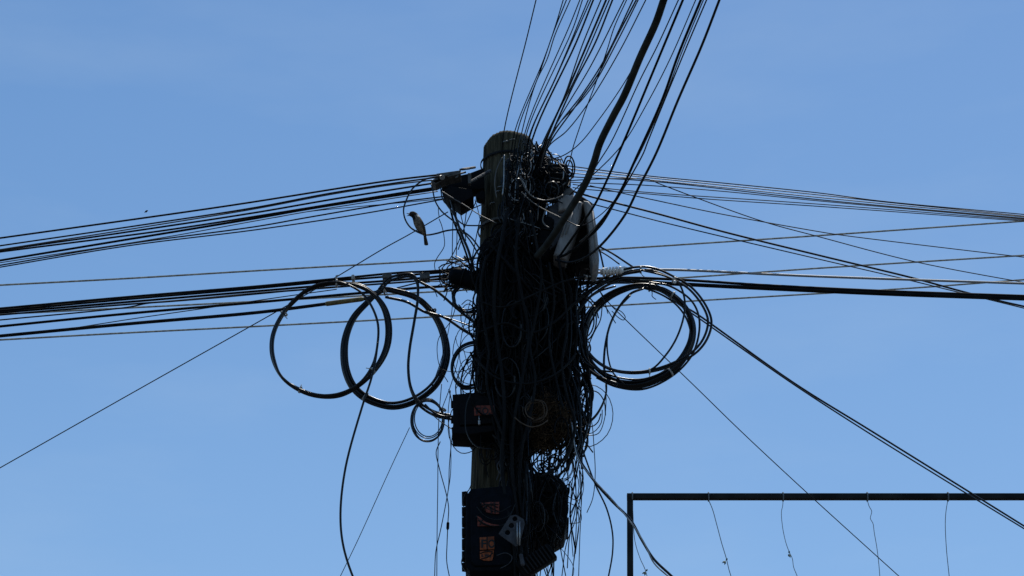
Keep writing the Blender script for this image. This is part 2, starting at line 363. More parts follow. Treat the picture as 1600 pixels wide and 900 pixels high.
for i, (p, w, m, lb) in enumerate(lft):
    wire('overhead_cable', p, w*1.15, (9.84+.03*(i % 3), 10.5+.03*i), lb, 'cable', GL, m, e1=7)
wire('overhead_cable', [(706,309),(635,316),(547,324),(480,331),(430,340)], 1.3, (9.9,10.15), 'short thin wire slanting across between the upper left run and the two thin wires', 'cable', GL, 'matte')

# ================================================================== LINES BEHIND
GP = 'grey power lines passing behind the pole'
for p, lb in (([(0,445.5),(200,435),(400,423),(730,404),(947,390),(1280,368),(1600,345.5)], 'highest bare grey line passing behind the pole'),
              ([(0,491),(200,481),(400,471),(730,453),(1065,434),(1280,419),(1600,399)], 'middle bare grey line passing behind the pole'),
              ([(0,531),(200,520),(400,510),(715,493),(902,481),(1240,461),(1412,451),(1600,437)], 'lowest bare grey line passing behind the pole')):
    wire('power_line', p, 2.9, (13.2,14.2), lb, 'power line', GP, 'steel', e0=12, e1=12, sides=8)

# ================================================================== LOWER LEFT RUN
GM = 'lower run of cables leaving to the left'
low_l = [
 ([(722,420),(670,424),(625,426),(526,435.5),(400,447.5),(200,464),(0,482)],3.4,'matte','top black cable of the dense lower left run'),
 ([(716,424),(660,428),(526,438.5),(400,450.5),(200,467.5),(0,485.5)],3.2,'matte','second black cable of the dense lower left run'),
 ([(712,429),(640,436),(526,444.5),(400,455),(210,471),(0,488.5)],3.4,'matte','third black cable of the dense lower left run'),
 ([(710,433),(640,440),(520,449),(400,458.5),(262,471),(200,475.5),(0,492)],2.6,'matte','lowest cable pressed against the dense lower left run'),
 ([(700,436),(600,443),(500,450),(400,459.5),(330,466),(262,471.5),(230,474),(200,480),(0,500)],1.9,'matte','thin separate cable just below the dense lower left run'),
 ([(722,446),(650,450),(590,456),(557,458.5),(400,472.5),(200,490),(0,510)],3.6,'matte','single cable between the dense run and the lowest left cable'),
 ([(590,463),(568,467),(508,475),(400,488.5),(200,506),(0,525)],4.6,'matte','lowest heavy black cable on the left, leading to the yellowed sleeve'),
 ([(526,452),(440,464),(325,481),(215,497),(125,511)],1.3,'matte','thin loose wire slipping between the two lowest left cables'),
]
for i, (p, w, m, lb) in enumerate(low_l):
    wire('overhead_cable', p, w*(1.12 if i < 4 else 1.2), (10.02+.02*(i % 4), 10.3+.03*i), lb, 'cable', GM, m, e1=0 if i == 7 else 7)
mb = MB(); tube(mb, [at(508,475,10.02), at(511,474.6,10.02), at(565,467.3,10.02), at(569,467,10.02)], np.array((.008,.0115,.0115,.008)), 10)
mb.build('cable_sleeve', 'sleeve', None, 'yellowed tubular sleeve round the lowest left cable', 'sleeve')

# ================================================================== UPPER RIGHT RUN
GR = 'upper run of thin wires leaving to the right'
rgt = [
 ([(872,257),(887,259),(1005,274),(1130,286),(1280,301.5),(1375,314),(1600,335)],1.7,'matte','topmost thin wire of the upper right run'),
 ([(872,262),(890,264),(1000,276),(1280,304.5),(1400,317.5),(1600,337.5)],1.6,'grey','silver sunlit wire second from top in the upper right run'),  # paler grey on this pair stands in for their sun glint
 ([(875,268),(890,270),(1005,280),(1280,308.5),(1600,339)],1.6,'grey','silver sunlit wire third from top in the upper right run'),
 ([(876,274),(892,276),(1015,283),(1280,312),(1600,341)],1.7,'matte','dark thin wire right under the silver pair'),
 ([(878,283),(897,285),(1000,289),(1130,299),(1280,314),(1600,342.5)],1.5,'matte','thin wire fifth from the top in the upper right run'),
 ([(895,288),(917,291),(1005,300),(1280,319),(1600,344)],1.5,'matte','next to lowest thin wire of the upper right run'),
 ([(895,293),(917,296),(1000,302),(1092,310),(1280,322.5),(1600,345.5)],1.5,'matte','lowest thin wire of the upper right run'),
]
for i, (p, w, m, lb) in enumerate(rgt):
    wire('overhead_wire', p, w, (9.9+.02*(i % 3), 11.0+.03*i), lb, 'wire', GR, m, e1=9)
GD = 'wires slanting down to the right'
for p, w, m, Y, lb, e in (
 ([(880,284),(895,282),(972,279),(1015,281),(1030,287),(1080,306),(1192,346),(1280,370),(1430,409),(1587,439),(1610,443)],1.6,'matte',(9.9,11.2),'thin wire that peels off the upper right run and slants down across it',7),
 ([(922,290),(942,295),(1015,311),(1130,335),(1280,362),(1312,367),(1575,399),(1610,403)],1.6,'matte',(9.9,11.4),'thin wire slanting gently between the upper right run and the black service cable',7),
 ([(892,298),(915,305),(1020,332),(1130,362),(1280,399),(1425,434),(1502,455),(1557,469),(1610,481)],3.2,'black',(9.9,10.8),'black service cable slanting down right from the grey equipment box',7),
 ([(905,314),(930,320),(1055,352),(1280,405),(1405,434),(1487,454),(1610,484)],1.8,'matte',(9.88,10.85),'thinner wire just below the black slanting service cable',7),
 ([(1010,446),(1035,454),(1069,479),(1085,488),(1240,598),(1364,675),(1610,828)],3.0,'black',(9.98,11.6),'upper of the two black cables running steeply from the right coils past the metal frame',7),
 ([(1010,449),(1035,457),(1068,481),(1083,491),(1240,600.5),(1355,675),(1510,771),(1610,832)],2.4,'black',(9.96,11.4),'lower of the two black cables running steeply from the right coils past the metal frame',7),
 ([(935,452),(952,474),(977,499),(1082,600),(1159,675),(1262,771),(1360,860),(1412,907)],1.6,'matte',(9.95,11.6),'lone thin wire running from within the right coil down across the metal frame',7),
):
    wire('service_wire', p, w, Y, lb, 'wire', GD, m, e1=e)
wire('wire_grip', [(955,478),(962,482),(972,488),(977,496),(974,500),(966,496),(956,486)], 1.4, 9.93, 'small looped wire grip at the start of the lone thin wire inside the right coil', 'wire grip', None, 'matte')
GB = 'heavy cables leaving level to the right'
wire('power_cable', [(915,428),(960,424),(1042,421.5),(1200,428.5),(1280,432),(1600,443)], 4.0, (10.0,10.5), 'smooth cable with a bright sunlit top edge above the heavy black cables', 'cable', GB, 'bright', e1=8)
for p, w, lb in (([(905,436),(980,434),(1060,437),(1200,446),(1400,455.5),(1600,462.5)],4.6,'upper heavy black cable leaving level to the right'),
                 ([(905,441),(980,439),(1060,443),(1200,450),(1400,459),(1600,465.5)],4.8,'middle heavy black cable leaving level to the right'),
                 ([(905,444),(980,441),(1060,445),(1200,452),(1400,461),(1600,468)],4.0,'lower heavy black cable leaving level to the right')):
    wire('power_cable', p, w, (10.02+random.uniform(0,.04),10.5), lb, 'cable', GB, 'matte', e1=8)
# diagonal line to the far lower left
wire('service_wire', [(700,331),(640,366),(600,388),(525,433),(430,488),(400,505),(187,625),(0,731)], 1.7, (10.08,11.4), 'long thin wire slanting down to the lower left behind the bird', 'wire', None, 'matte', e1=6)
wire('service_wire', [(640,668),(610,732),(560,842),(532,900)], 1.3, (10.1,10.5), 'thin straight wire slanting from the small left coil to the bottom edge', 'wire', None, 'matte', e1=4)
wire('drop_cable', [(590,535),(587,560),(580,592),(566,635),(540,730),(532,802),(536,851),(551,900),(575,950)], 3.6, (9.86,9.9), 'single black cable hanging from the left coil in a long bow to the bottom edge', 'cable', None, 'black', e1=3)

# ================================================================== COILS
GC = 'coils of spare cable hung beside the pole'
def coil(loc, label): return thing('cable_coil', at(*loc), label, 'cable coil', GC)
c = coil((526,443,9.9), 'leftmost large coil of spare black cable, wide open loop')
lp = [(526,443),(490,449.5),(461,470),(443,490),(429,517),(425,539.5),(428,563),(441,590),(468,609),(498,618.5),(532,617),(566,598),(593,567),(605,539.5),(607,508),(600,481),(585,461),(562,447)]
for q, (o_, yy) in enumerate(((3.2,9.91),(-.2,9.895),(-3.6,9.905))):
    strand_bundle([(x+(o_*(max(0,(x-500)/105) if x > 470 else .45) if y < 590 else 0), y+(o_*.5 if y > 590 else -o_*.5 if y < 450 else 0)) for x, y in lp], yy, 1, .4, 4.0, c, closed=True, seed=3+q)
lp2 = [(526,441),(490,447),(461,467),(443,489),(430,517),(426,540),(429,564),(441,589),(468,608),(498,617),(532,614),(562,598),(582,570),(590,535),(590,505),(580,478),(565,458),(545,446)]
strand_bundle(lp2, 9.88, 1, .5, 3.8, c, closed=True, seed=5)
cable_tie(526,443,9.9,(1,0),6.5,c,[(-1,-12),(3,-13)]); cable_tie(444,490,9.9,(.5,-1),5.5,c,[(-6,-3),(5,8)])
cable_tie(469,609,9.9,(1,.4),5,c,[(2,-8)]); cable_tie(582,579,9.89,(1,-1),5.5,c,[(-10,-4)])
c = coil((600,454,10.0), 'second large coil from the left, thickest bundle of black cable')
lp = [(598,454),(571,476.5),(553,497),(541,526),(538,553),(541,580),(552,605),(574,624),(611.5,635),(645.5,627),(677,604),(693,576),(698,548.5),(690,512.5),(675,487),(652,466),(625,457)]
strand_bundle(lp, 10.0, 7, 4.6, 4.2, c, closed=True, seed=9, drift=.35)
cable_tie(571,620,9.99,(1,.6),7,c,[(-6,4)]); cable_tie(600,454,10.0,(1,-.2),7.5,c,[(6,8),(4,11)]); cable_tie(676,488,10.0,(1,1),7,c,[(-5,-6)], 'black')
c = coil((640,431,9.93), 'narrow upright loop of black cable between the left coils and the pole')
strand_bundle([(593.5,454),(607,438),(625,431.5),(643,430.5),(651,438),(653,463),(647.5,501),(640,546),(638,575),(641,602),(648,620),(657,632),(679.5,646),(706,652)], 9.92, 2, 2.3, 4.2, c, seed=4)
c = coil((668,625,9.9), 'small coil of thin wire hanging left of the upper terminal box')
for i in range(7):
    a0 = rng.uniform(0, 6.28); rx, ry = rng.uniform(20,27), rng.uniform(26,35); cx, cy = 668+rng.uniform(-2,2), 656+rng.uniform(-3,3)
    pts = [(cx+rx*math.cos(a), cy+ry*math.sin(a)) for a in np.linspace(0, 6.28, 14, endpoint=False)]
    strand_bundle(pts, 9.88+.01*i, 1, .3, 1.8, c, closed=True, seed=i, seg=5)
cable_tie(693,640,9.9,(.5,-1),4,c)
c = coil((726,537,9.86), 'small coil against the pole above the upper terminal box')
strand_bundle([(752,536),(726,539.5),(711,555),(706,578),(713,596),(727,606),(748,600),(762,580),(764,556)], 9.84, 5, 2.6, 2.6, c, closed=True, seed=6)
c = coil((730,440,9.9), 'tight little coil left of the pole under the navy splice closure')
for i in range(6):
    r_ = rng.uniform(17, 27); cx, cy = 730+rng.uniform(-3,3), 464+rng.uniform(-3,3)
    strand_bundle([(cx+r_*math.cos(a), cy+r_*math.sin(a)) for a in np.linspace(0, 6.28, 12, endpoint=False)], 9.86+.012*i, 1, .3, 2.4, c, closed=True, seed=i+30, seg=5)
c = coil((1001,421,9.9), 'large loose outer coil of cable right of the pole')
lp = [(893,477),(936,443),(974.5,425),(1001.5,420),(1024,422.5),(1051,434),(1078,449.5),(1100.5,476.5),(1110,501),(1105,526),(1089,548.5),(1060,566.5),(1024,579),(988,583),(956.5,578),(932,564),(914,542),(902,510)]
strand_bundle(lp, 9.88, 2, 2.8, 3.9, c, closed=True, seed=12)
strand_bundle([(1001,422),(1040,432),(1060,443),(1069,465),(1069,490),(1058,526),(1040,555),(1017,577),(985,581)], 9.87, 1, .3, 3.2, c, seed=14)
strand_bundle([(880,500),(905,470),(936,447),(974,429),(1001,424)], 9.86, 2, 2.5, 2.8, c, seed=15)
cable_tie(1001,421.5,9.88,(1,0),5.5,c,[(2,8),(6,11)]); cable_tie(1053,437,9.88,(1,.6),5,c,[(6,-3)]); cable_tie(1015,580,9.88,(1,0),4.5,c,[(0,9)])
mb = MB(); bm = bmesh.new(); bmesh.ops.create_icosphere(bm, subdivisions=2, radius=.0085); bm_take(mb, bm, Matrix.Translation(Vector(at(1054,440.5,9.84)))); mb.build('tie_glint', 'white', c)  # white bead painted in as the sun glint on the tie
c = coil((1006,446,9.98), 'thick round coil of many cables right of the pole, inside the loose outer coil')
lp = [(1006,447),(1037.5,453),(1067,474),(1082,501),(1083,526),(1075,548.5),(1058,571),(1032,589),(1001.5,600),(970,600),(943,590),(923,571),(912,544),(910,517),(923,490),(945,467),(974.5,452)]
strand_bundle(lp, 9.98, 7, 4.4, 4.0, c, closed=True, seed=21, drift=.4)
strand_bundle([(1006,450.5),(986,458.5),(968,479),(954,506),(946,539.5),(944,571),(946,587),(947,614),(939,637),(926,655),(905,668)], 9.95, 2, 1.1, 2.9, c, seed=22)
strand_bundle([(1000,450),(1034,461),(1058,478),(1074,502),(1079,530),(1066,560),(1040,579),(1005,592),(968,590),(938,578),(921,556),(917,526),(929,493),(950,470),(978,455)], 9.97, 1, .3, 3.2, c, closed=True, seed=51)
strand_bundle([(1012,441),(1046,447),(1080,470),(1092,497),(1089,534),(1076,562),(1046,590),(1004,608),(962,604),(932,590)], 9.99, 1, .3, 3.4, c, seed=52)
strand_bundle([(985,462),(962,488),(950,520),(950,556),(958,582),(975,600)], 9.94, 1, .3, 2.6, c, seed=53)
cable_tie(1015,448,9.98,(1,0.1),7.5,c,[(4,10),(4,15),(10,20)],'black'); cable_tie(1047,582,9.98,(1,-.7),7,c); cable_tie(1051,462,9.98,(1,.6),6.5,c)

# ================================================================== HARDWARE
# dead-end clamp at the upper left
g = thing('dead_end_clamp', at(715,290,9.85), 'grey cast dead-end clamp holding the upper left cables to the pole', 'clamp')
mb = MB(); poly_solid(mb, [(673.5,285),(681,290.5),(704,277),(695,271.5),(683,276)], 9.76, .05, [[(691+4.6*math.cos(a), 276.8+3.4*math.sin(a)) for a in np.linspace(0,6.28,14,endpoint=False)]], slope=-.25); mb.build('plate', 'casting', g, sharp=35)
mb = MB(); tube(mb, [at(691,277,9.74), at(691,277,9.80)], .013, 12); mb.build('bolt', 'alu', g, sharp=35)
mb = MB(); poly_solid(mb, [(682,271),(720,265.5),(720,270),(700,274),(684,276)], 9.74, .09); mb.build('top_slab', 'casting', g, sharp=35)
mb = MB(); poly_solid(mb, [(704,277),(732,271),(756,262),(757,294),(738,297),(718,296),(690,291)], 9.86, .07); mb.build('jaw', 'boxblk', g, sharp=35)
mb = MB(); poly_solid(mb, [(692,297),(704,290),(737,296),(740,306),(720,318)], 9.75, .12); mb.build('housing', 'boxblk', g, sharp=35)
mb = MB(); poly_solid(mb, [(731,270),(736,270),(736,286),(731,286)], 9.74, .03); mb.build('strap', 'casting', g, sharp=35)
mb = MB(); tube(mb, [at(733,286,9.76), at(766,267,9.84)], .0085, 8); tube(mb, [at(722,264.5,9.8), at(742,261.5,9.9)], .006, 8); mb.build('tension_rod', 'casting', g, sharp=40)
for (a, b) in (((700,276),(728,269)),((718,265),(734,263.5)),((712,278),(716,275))):
    mb = MB(); tube(mb, [at(*a,9.735), at(*b,9.74)], .0045, 6); mb.build('bolt', 'casting', g)
mb = MB(); poly_solid(mb, [(743,304),(753,297),(758,300),(757,313),(745,309)], 9.82, .05); mb.build('block', 'boxblk', g, sharp=35)
# bracket right of the pole top
g = thing('terminal_bracket', at(868,280,9.9), 'black terminal bracket jutting right from the pole top', 'bracket')
mb = MB(); poly_solid(mb, [(832,247),(848,240),(860,256),(886,256),(889,266),(889,290),(875,300),(850,296),(834,288)], 9.82, .12); mb.build('body', 'boxblk', g, sharp=35)
mb = MB(); tube(mb, spline([at(878,263,9.8), at(880,263,9.79), at(879,280,9.79), at(876,281,9.8)], seg=4), .003, 5); mb.build('clip', 'alu', g)
for (a, b) in (((855,269),(880,271)),((856,277),(874,280)),((858,289),(872,296)),((848,291),(852,281)),((864,300),(886,284))):
    mb = MB(); tube(mb, [at(*a,9.80), at(*b,9.79)], .0032, 6); mb.build('terminal_rod', 'casting', g)
# grey equipment box
g = thing('equipment_box', at(900,415,9.8), 'pale grey open equipment box hung right of the pole with slanted covers', 'equipment box')
mb = MB(); poly_solid(mb, [(868,312),(905,302),(926,316),(934,380),(932,412),(880,408),(856,396),(858,345)], 9.86, .16, bevel=.012); mb.build('body', 'dark', g, sharp=35)  # dark solid stands in for the shaded hollow between the covers
mb = MB(); poly_solid(mb, [(898,315),(906,312.5),(911,315),(907,338),(899,364),(884,403),(874,402),(865,396),(873,372),(886,340)], 9.72, .13, bevel=.017, slope=0); mb.build('cover', 'cover', g, sharp=60)
mb = MB(); poly_solid(mb, [(911,312),(920,313),(927,322),(932,350),(935,382),(936.5,404),(933,413),(926,417),(923,400),(920,350),(915,328)], 9.70, .17, bevel=.015); mb.build('cover', 'cover', g, sharp=60)
mb = MB(); poly_solid(mb, [(872,309),(884,303),(897,303),(898,314),(888,326),(872,330)], 9.78, .14, bevel=.012); mb.build('lid', 'cover', g, sharp=60)
mb = MB(); poly_solid(mb, [(856,322),(872,314),(886,318),(886,345),(874,378),(858,392),(854,360)], 9.80, .10, bevel=.012); mb.build('housing', 'plate', g, sharp=45)
mb = MB(); poly_solid(mb, [(880,297),(892,292),(897,297),(890,304),(879,306)], 9.79, .06, bevel=.005); mb.build('bracket', 'casting', g, sharp=40)
for (a, b) in (((896,330),(884,366)),((889,332),(877,370)),((926,330),(931,395))):
    mb = MB(); tube(mb, [at(*a,9.718 if a[0] < 900 else 9.698), at(*b,9.718 if a[0] < 900 else 9.698)], .0035, 6); mb.build('rib', 'cover', g)
# splice closures tucked against the pole
GS = 'black splice closures strapped to the pole'
def closure(a, b, Y, r, m, label, rib=.06):
    g = thing('splice_closure', at(*a, Y), label, 'splice closure', GS)
    mb = MB(); capsule(mb, at(*a, Y), at(*b, Y), r*m_per_px(a[1], Y), rib=rib); mb.build('shell', m, g)
    A, B = at(*a, Y), at(*b, Y)
    mb = MB()
    for t in (.3, .75): tube(mb, ring_path(A+(B-A)*t, B-A, r*1.09*m_per_px(a[1], Y), 20), .004, 6, closed=True)
    mb.build('strap', 'dark', g); return g
closure((770,392),(764,505),9.80,19,'boxblk','domed black splice closure standing on the left front of the pole')
closure((856,352),(846,400),9.84,17,'boxblk','short black splice closure between the pole and the grey equipment box')
closure((712,431),(752,442),9.84,14,'navy','navy splice closure lying level where the lower left cables meet the pole',.03)
closure((822,420),(812,560),9.85,24,'boxblk','large black splice closure at the middle front of the pole')
closure((868,455),(868,590),9.95,22,'boxblk','long black splice closure on the right flank of the pole')
closure((800,600),(793,720),9.85,20,'boxblk','black splice closure below the middle one, beside the upper terminal box')
g = thing('splice_closure', at(855,838,9.9), 'stout black splice closure low on the right, wrapped in wires', 'splice closure', GS)
mb = MB(); poly_solid(mb, [(820,750),(832,738),(850,735),(872,742),(883,752),(887,770),(887,815),(882,832),(868,840),(826,842),(818,830)], 9.84, .2, bevel=.02); mb.build('shell', 'boxblk', g, sharp=40)
for y_ in (765, 812):
    mb = MB(); poly_solid(mb, [(817,y_-3),(889,y_-4),(889,y_+3),(817,y_+4)], 9.83, .22, bevel=.003); mb.build('strap', 'dark', g, sharp=40)
# upper terminal box
GX = 'black terminal boxes with orange stickers'
g = thing('terminal_box', at(740,680,9.8), 'upper black terminal box with a dull red FO sticker', 'terminal box', GX)
Yb = 9.72
mb = MB(); poly_solid(mb, [(707,616),(784,609),(786,672),(708,676)], Yb, .13, bevel=.006); mb.build('body', 'boxblk', g, sharp=35)
mb = MB(); poly_solid(mb, [(705.5,667),(785,664),(785,672),(735,678.5),(706.5,677)], Yb-.012, .15, bevel=.004); mb.build('base_flange', 'boxblk', g, sharp=35)
mb = MB(); poly_solid(mb, [(718,622),(776,617),(777,661),(719,664)], Yb-.014, .02, bevel=.004); lid = mb.build('lid', 'boxblk', g, sharp=35)
mb = MB(); poly_solid(mb, [(740.5,634),(773,633),(773,648),(741,649)], Yb-.019, .004, bevel=.0006); st = mb.build('sticker', 'red', g)
mb = MB(); text_mesh(mb, 'F', 743.2, 647, Yb-.0205, 11, sx=.95); text_mesh(mb, 'O', 753, 647, Yb-.0205, 11, sx=.8); text_mesh(mb, '.', 763, 647, Yb-.0205, 11)
box(mb, at(751.2,641,Yb-.0205), (.0022,.002,.042), bevel=0); mb.build('lettering', 'ink', st, smooth=False)
mb = MB(); tube(mb, [at(748.5,650,Yb-.02), at(748.8,657,Yb-.022)], .0028, 6); capsule(mb, at(748.8,658,Yb-.022), at(749,663,Yb-.022), .006, sides=10); mb.build('hanging_pin', 'alu', g)
for py in (626,650): 
    mb = MB(); poly_solid(mb, [(704.5,py),(709,py),(709,py+8),(704.5,py+8)], Yb+.01, .03, bevel=.002); mb.build('hinge', 'boxblk', g, sharp=35)
# lower terminal box
g = thing('terminal_box', at(762,893,9.7), 'lower large black terminal box with two orange stickers and side latches', 'terminal box', GX)
Yb = 9.64
mb = MB(); poly_solid(mb, [(736,763),(795,758),(806,770),(808,886),(798,893),(734,892),(727,884),(728,774)], Yb, .17, bevel=.010); mb.build('body', 'navy', g, sharp=35)
mb = MB(); poly_solid(mb, [(741,775),(795,770),(799,778),(800,876),(793,883),(742,884),(736,877),(735,783)], Yb-.012, .02, bevel=.006); mb.build('lid', 'navy', g, sharp=35)
for y0, y1 in ((766,786),(790,803),(806,820),(823,837),(840,856),(859,874),(877,889)):
    mb = MB(); poly_solid(mb, [(721.5,y0+2),(728,y0+1),(731,y0+2),(731,y1-2),(728,y1-1),(721.5,y1-2)], Yb+.02, .05, bevel=.003); mb.build('latch', 'boxblk', g, sharp=35)
def sticker(pts, texts, Yq, m='orange'):
    mb = MB(); poly_solid(mb, pts, Yq, .004, bevel=.0006); s = mb.build('sticker', m, g)
    mb = MB()
    for t in texts:
        if isinstance(t[0], str): text_mesh(mb, *t[:3], Yq-.0015, *t[3:])
        else: tube(mb, spline([at(x, y, Yq-.0012) for x, y in t], seg=4), .0026, 4)
    mb.build('lettering', 'ink', s, smooth=False)
Yq = Yb-.018
sticker([(749.5,839.5),(772,838),(772.5,858),(750,859)], [('F',751.2,855.5,13,0,0,.95),('O',762.6,855.5,13,0,0,.72),[(761,839),(761.2,858.5)]], Yq)
sticker([(749.5,861),(771.5,860),(771,868),(769,876),(757,876),(750,873)], [('s',751.5,870,6,0,0,1.2),('w',757,870,6,0,0,1.1),('/',765,871,8,0,0,1.2),[(750,865),(758,862),(770,862)],[(752,873),(762,870.5),(770,864)]], Yq)
sticker([(751,786),(764,784.5),(780,784),(780,803),(772,803),(760,800)], [[(752,790),(764,788),(778,793)],[(756,798),(762,790),(770,800)],[(767,785),(768,803)],[(773,785),(773.5,803)],[(755,786),(770,795),(779,799)],[(753,795),(766,788),(779,788)]], Yq, 'red')
sticker([(746,806),(751,809),(758,815),(768,818.5),(780,820),(780,822),(746,822)], [[(747,813),(758,820),(770,822)],[(750,820),(754,812)]], Yq, 'red')
# perforated plate
g = thing('perforated_plate', at(800,830,9.55), 'tilted grey metal plate with three round holes, hanging over the lower terminal box', 'plate')
hole = lambda x, y, r: [(x+r*math.cos(a), y+r*math.sin(a)*.95) for a in np.linspace(0, 6.28, 14, endpoint=False)]
mb = MB(); poly_solid(mb, [(779,834),(797,806),(806,804),(818,811),(820,818),(816,834),(811,851),(806,854)], 9.55, .006, [hole(793,832,4.2), hole(799,821,4.2), hole(804.5,810.5,4)], bevel=.001, slope=.0); mb.build('plate', 'plate', g, sharp=35)
for (a, b) in (((808,817),(808.5,850)),((812,815),(812,852))):
    mb = MB(); tube(mb, [at(*a,9.54), at(*b,9.54)], .003, 6); mb.build('rod', 'alu', g)
# ribbed block
g = thing('terminal_strip', at(838,880,9.6), 'tilted black ribbed terminal strip at the foot of the picture', 'terminal strip')
rot = Matrix.Rotation(R(-34), 3, 'Y'); cc = Vector(at(838,878,9.62))
mb = MB(); box(mb, cc, (.165,.05,.075), rot, .006); mb.build('body', 'boxblk', g, sharp=35)
for i in range(9):
    mb = MB(); box(mb, cc+rot @ Vector((-.066+.0165*i, -.03, 0)), (.007,.016,.066), rot, .0015); mb.build('rib', 'dark', g, sharp=35)
mb = MB(); capsule(mb, at(814,868,9.56), at(817,882,9.56), .009, sides=10); mb.build('end_cap', 'plate', g)
# white insulator clamp
g = thing('strain_insulator', at(960,425,9.94), 'white ribbed strain insulator where the level right cables start', 'insulator')
mb = MB(); tube(mb, [at(938,426,9.86), at(974,423,9.86)], .011, 10); mb.build('core', 'white', g)
for i in range(6):
    x = 943+i*5.2; y = 425.6-.09*(x-940)
    mb = MB(); A = at(x-1.7,y,9.86); B = at(x+1.7,y-.2,9.86)
    tube(mb, [A+(A-B)*.12, A, B, B+(B-A)*.12], np.array((.014,.021,.021,.014)), 16); mb.build('shed', 'white', g, sharp=50)
mb = MB(); poly_solid(mb, [(967,419),(975,415.5),(987,419),(989,423),(972,425)], 9.88, .03, bevel=.004); mb.build('end_fitting', 'white', g, sharp=40)
mb = MB(); poly_solid(mb, [(912,429),(928,430.5),(931,434),(914,433)], 9.88, .03, bevel=.003); mb.build('end_fitting', 'white', g, sharp=40)
mb = MB(); tube(mb, [at(908,418.5,9.92), at(943,422,9.92)], .0035, 6); mb.build('tail_wire', 'alu', g)
# small junction blocks on the lower left run
GJ = 'small clamps on the lower left run'
for (px, py, sx, sy, lb) in ((605,434,15,8,'small grey clamp on the lower left run above the second coil'),(664,434,16,11,'chunky black and grey clamp on the lower left run near the pole'),(552,436,5,8,'tiny pale clip standing on the lower left run')):
    g = thing('cable_clamp', at(px,py,10.0), lb, 'clamp', GJ)
    mb = MB(); box(mb, at(px,py,9.96), (sx*.0029,.05,sy*.0029), Matrix.Rotation(R(-6),3,'Y'), .004); mb.build('body', 'casting' if sx != 5 else 'tie', g, sharp=35)
    for s in (-.25,.25):
        mb = MB(); tube(mb, [at(px+s*sx,py-sy*.7,9.95), at(px+s*sx,py+sy*.6,9.95)], .003, 6); mb.build('bolt', 'alu', g)

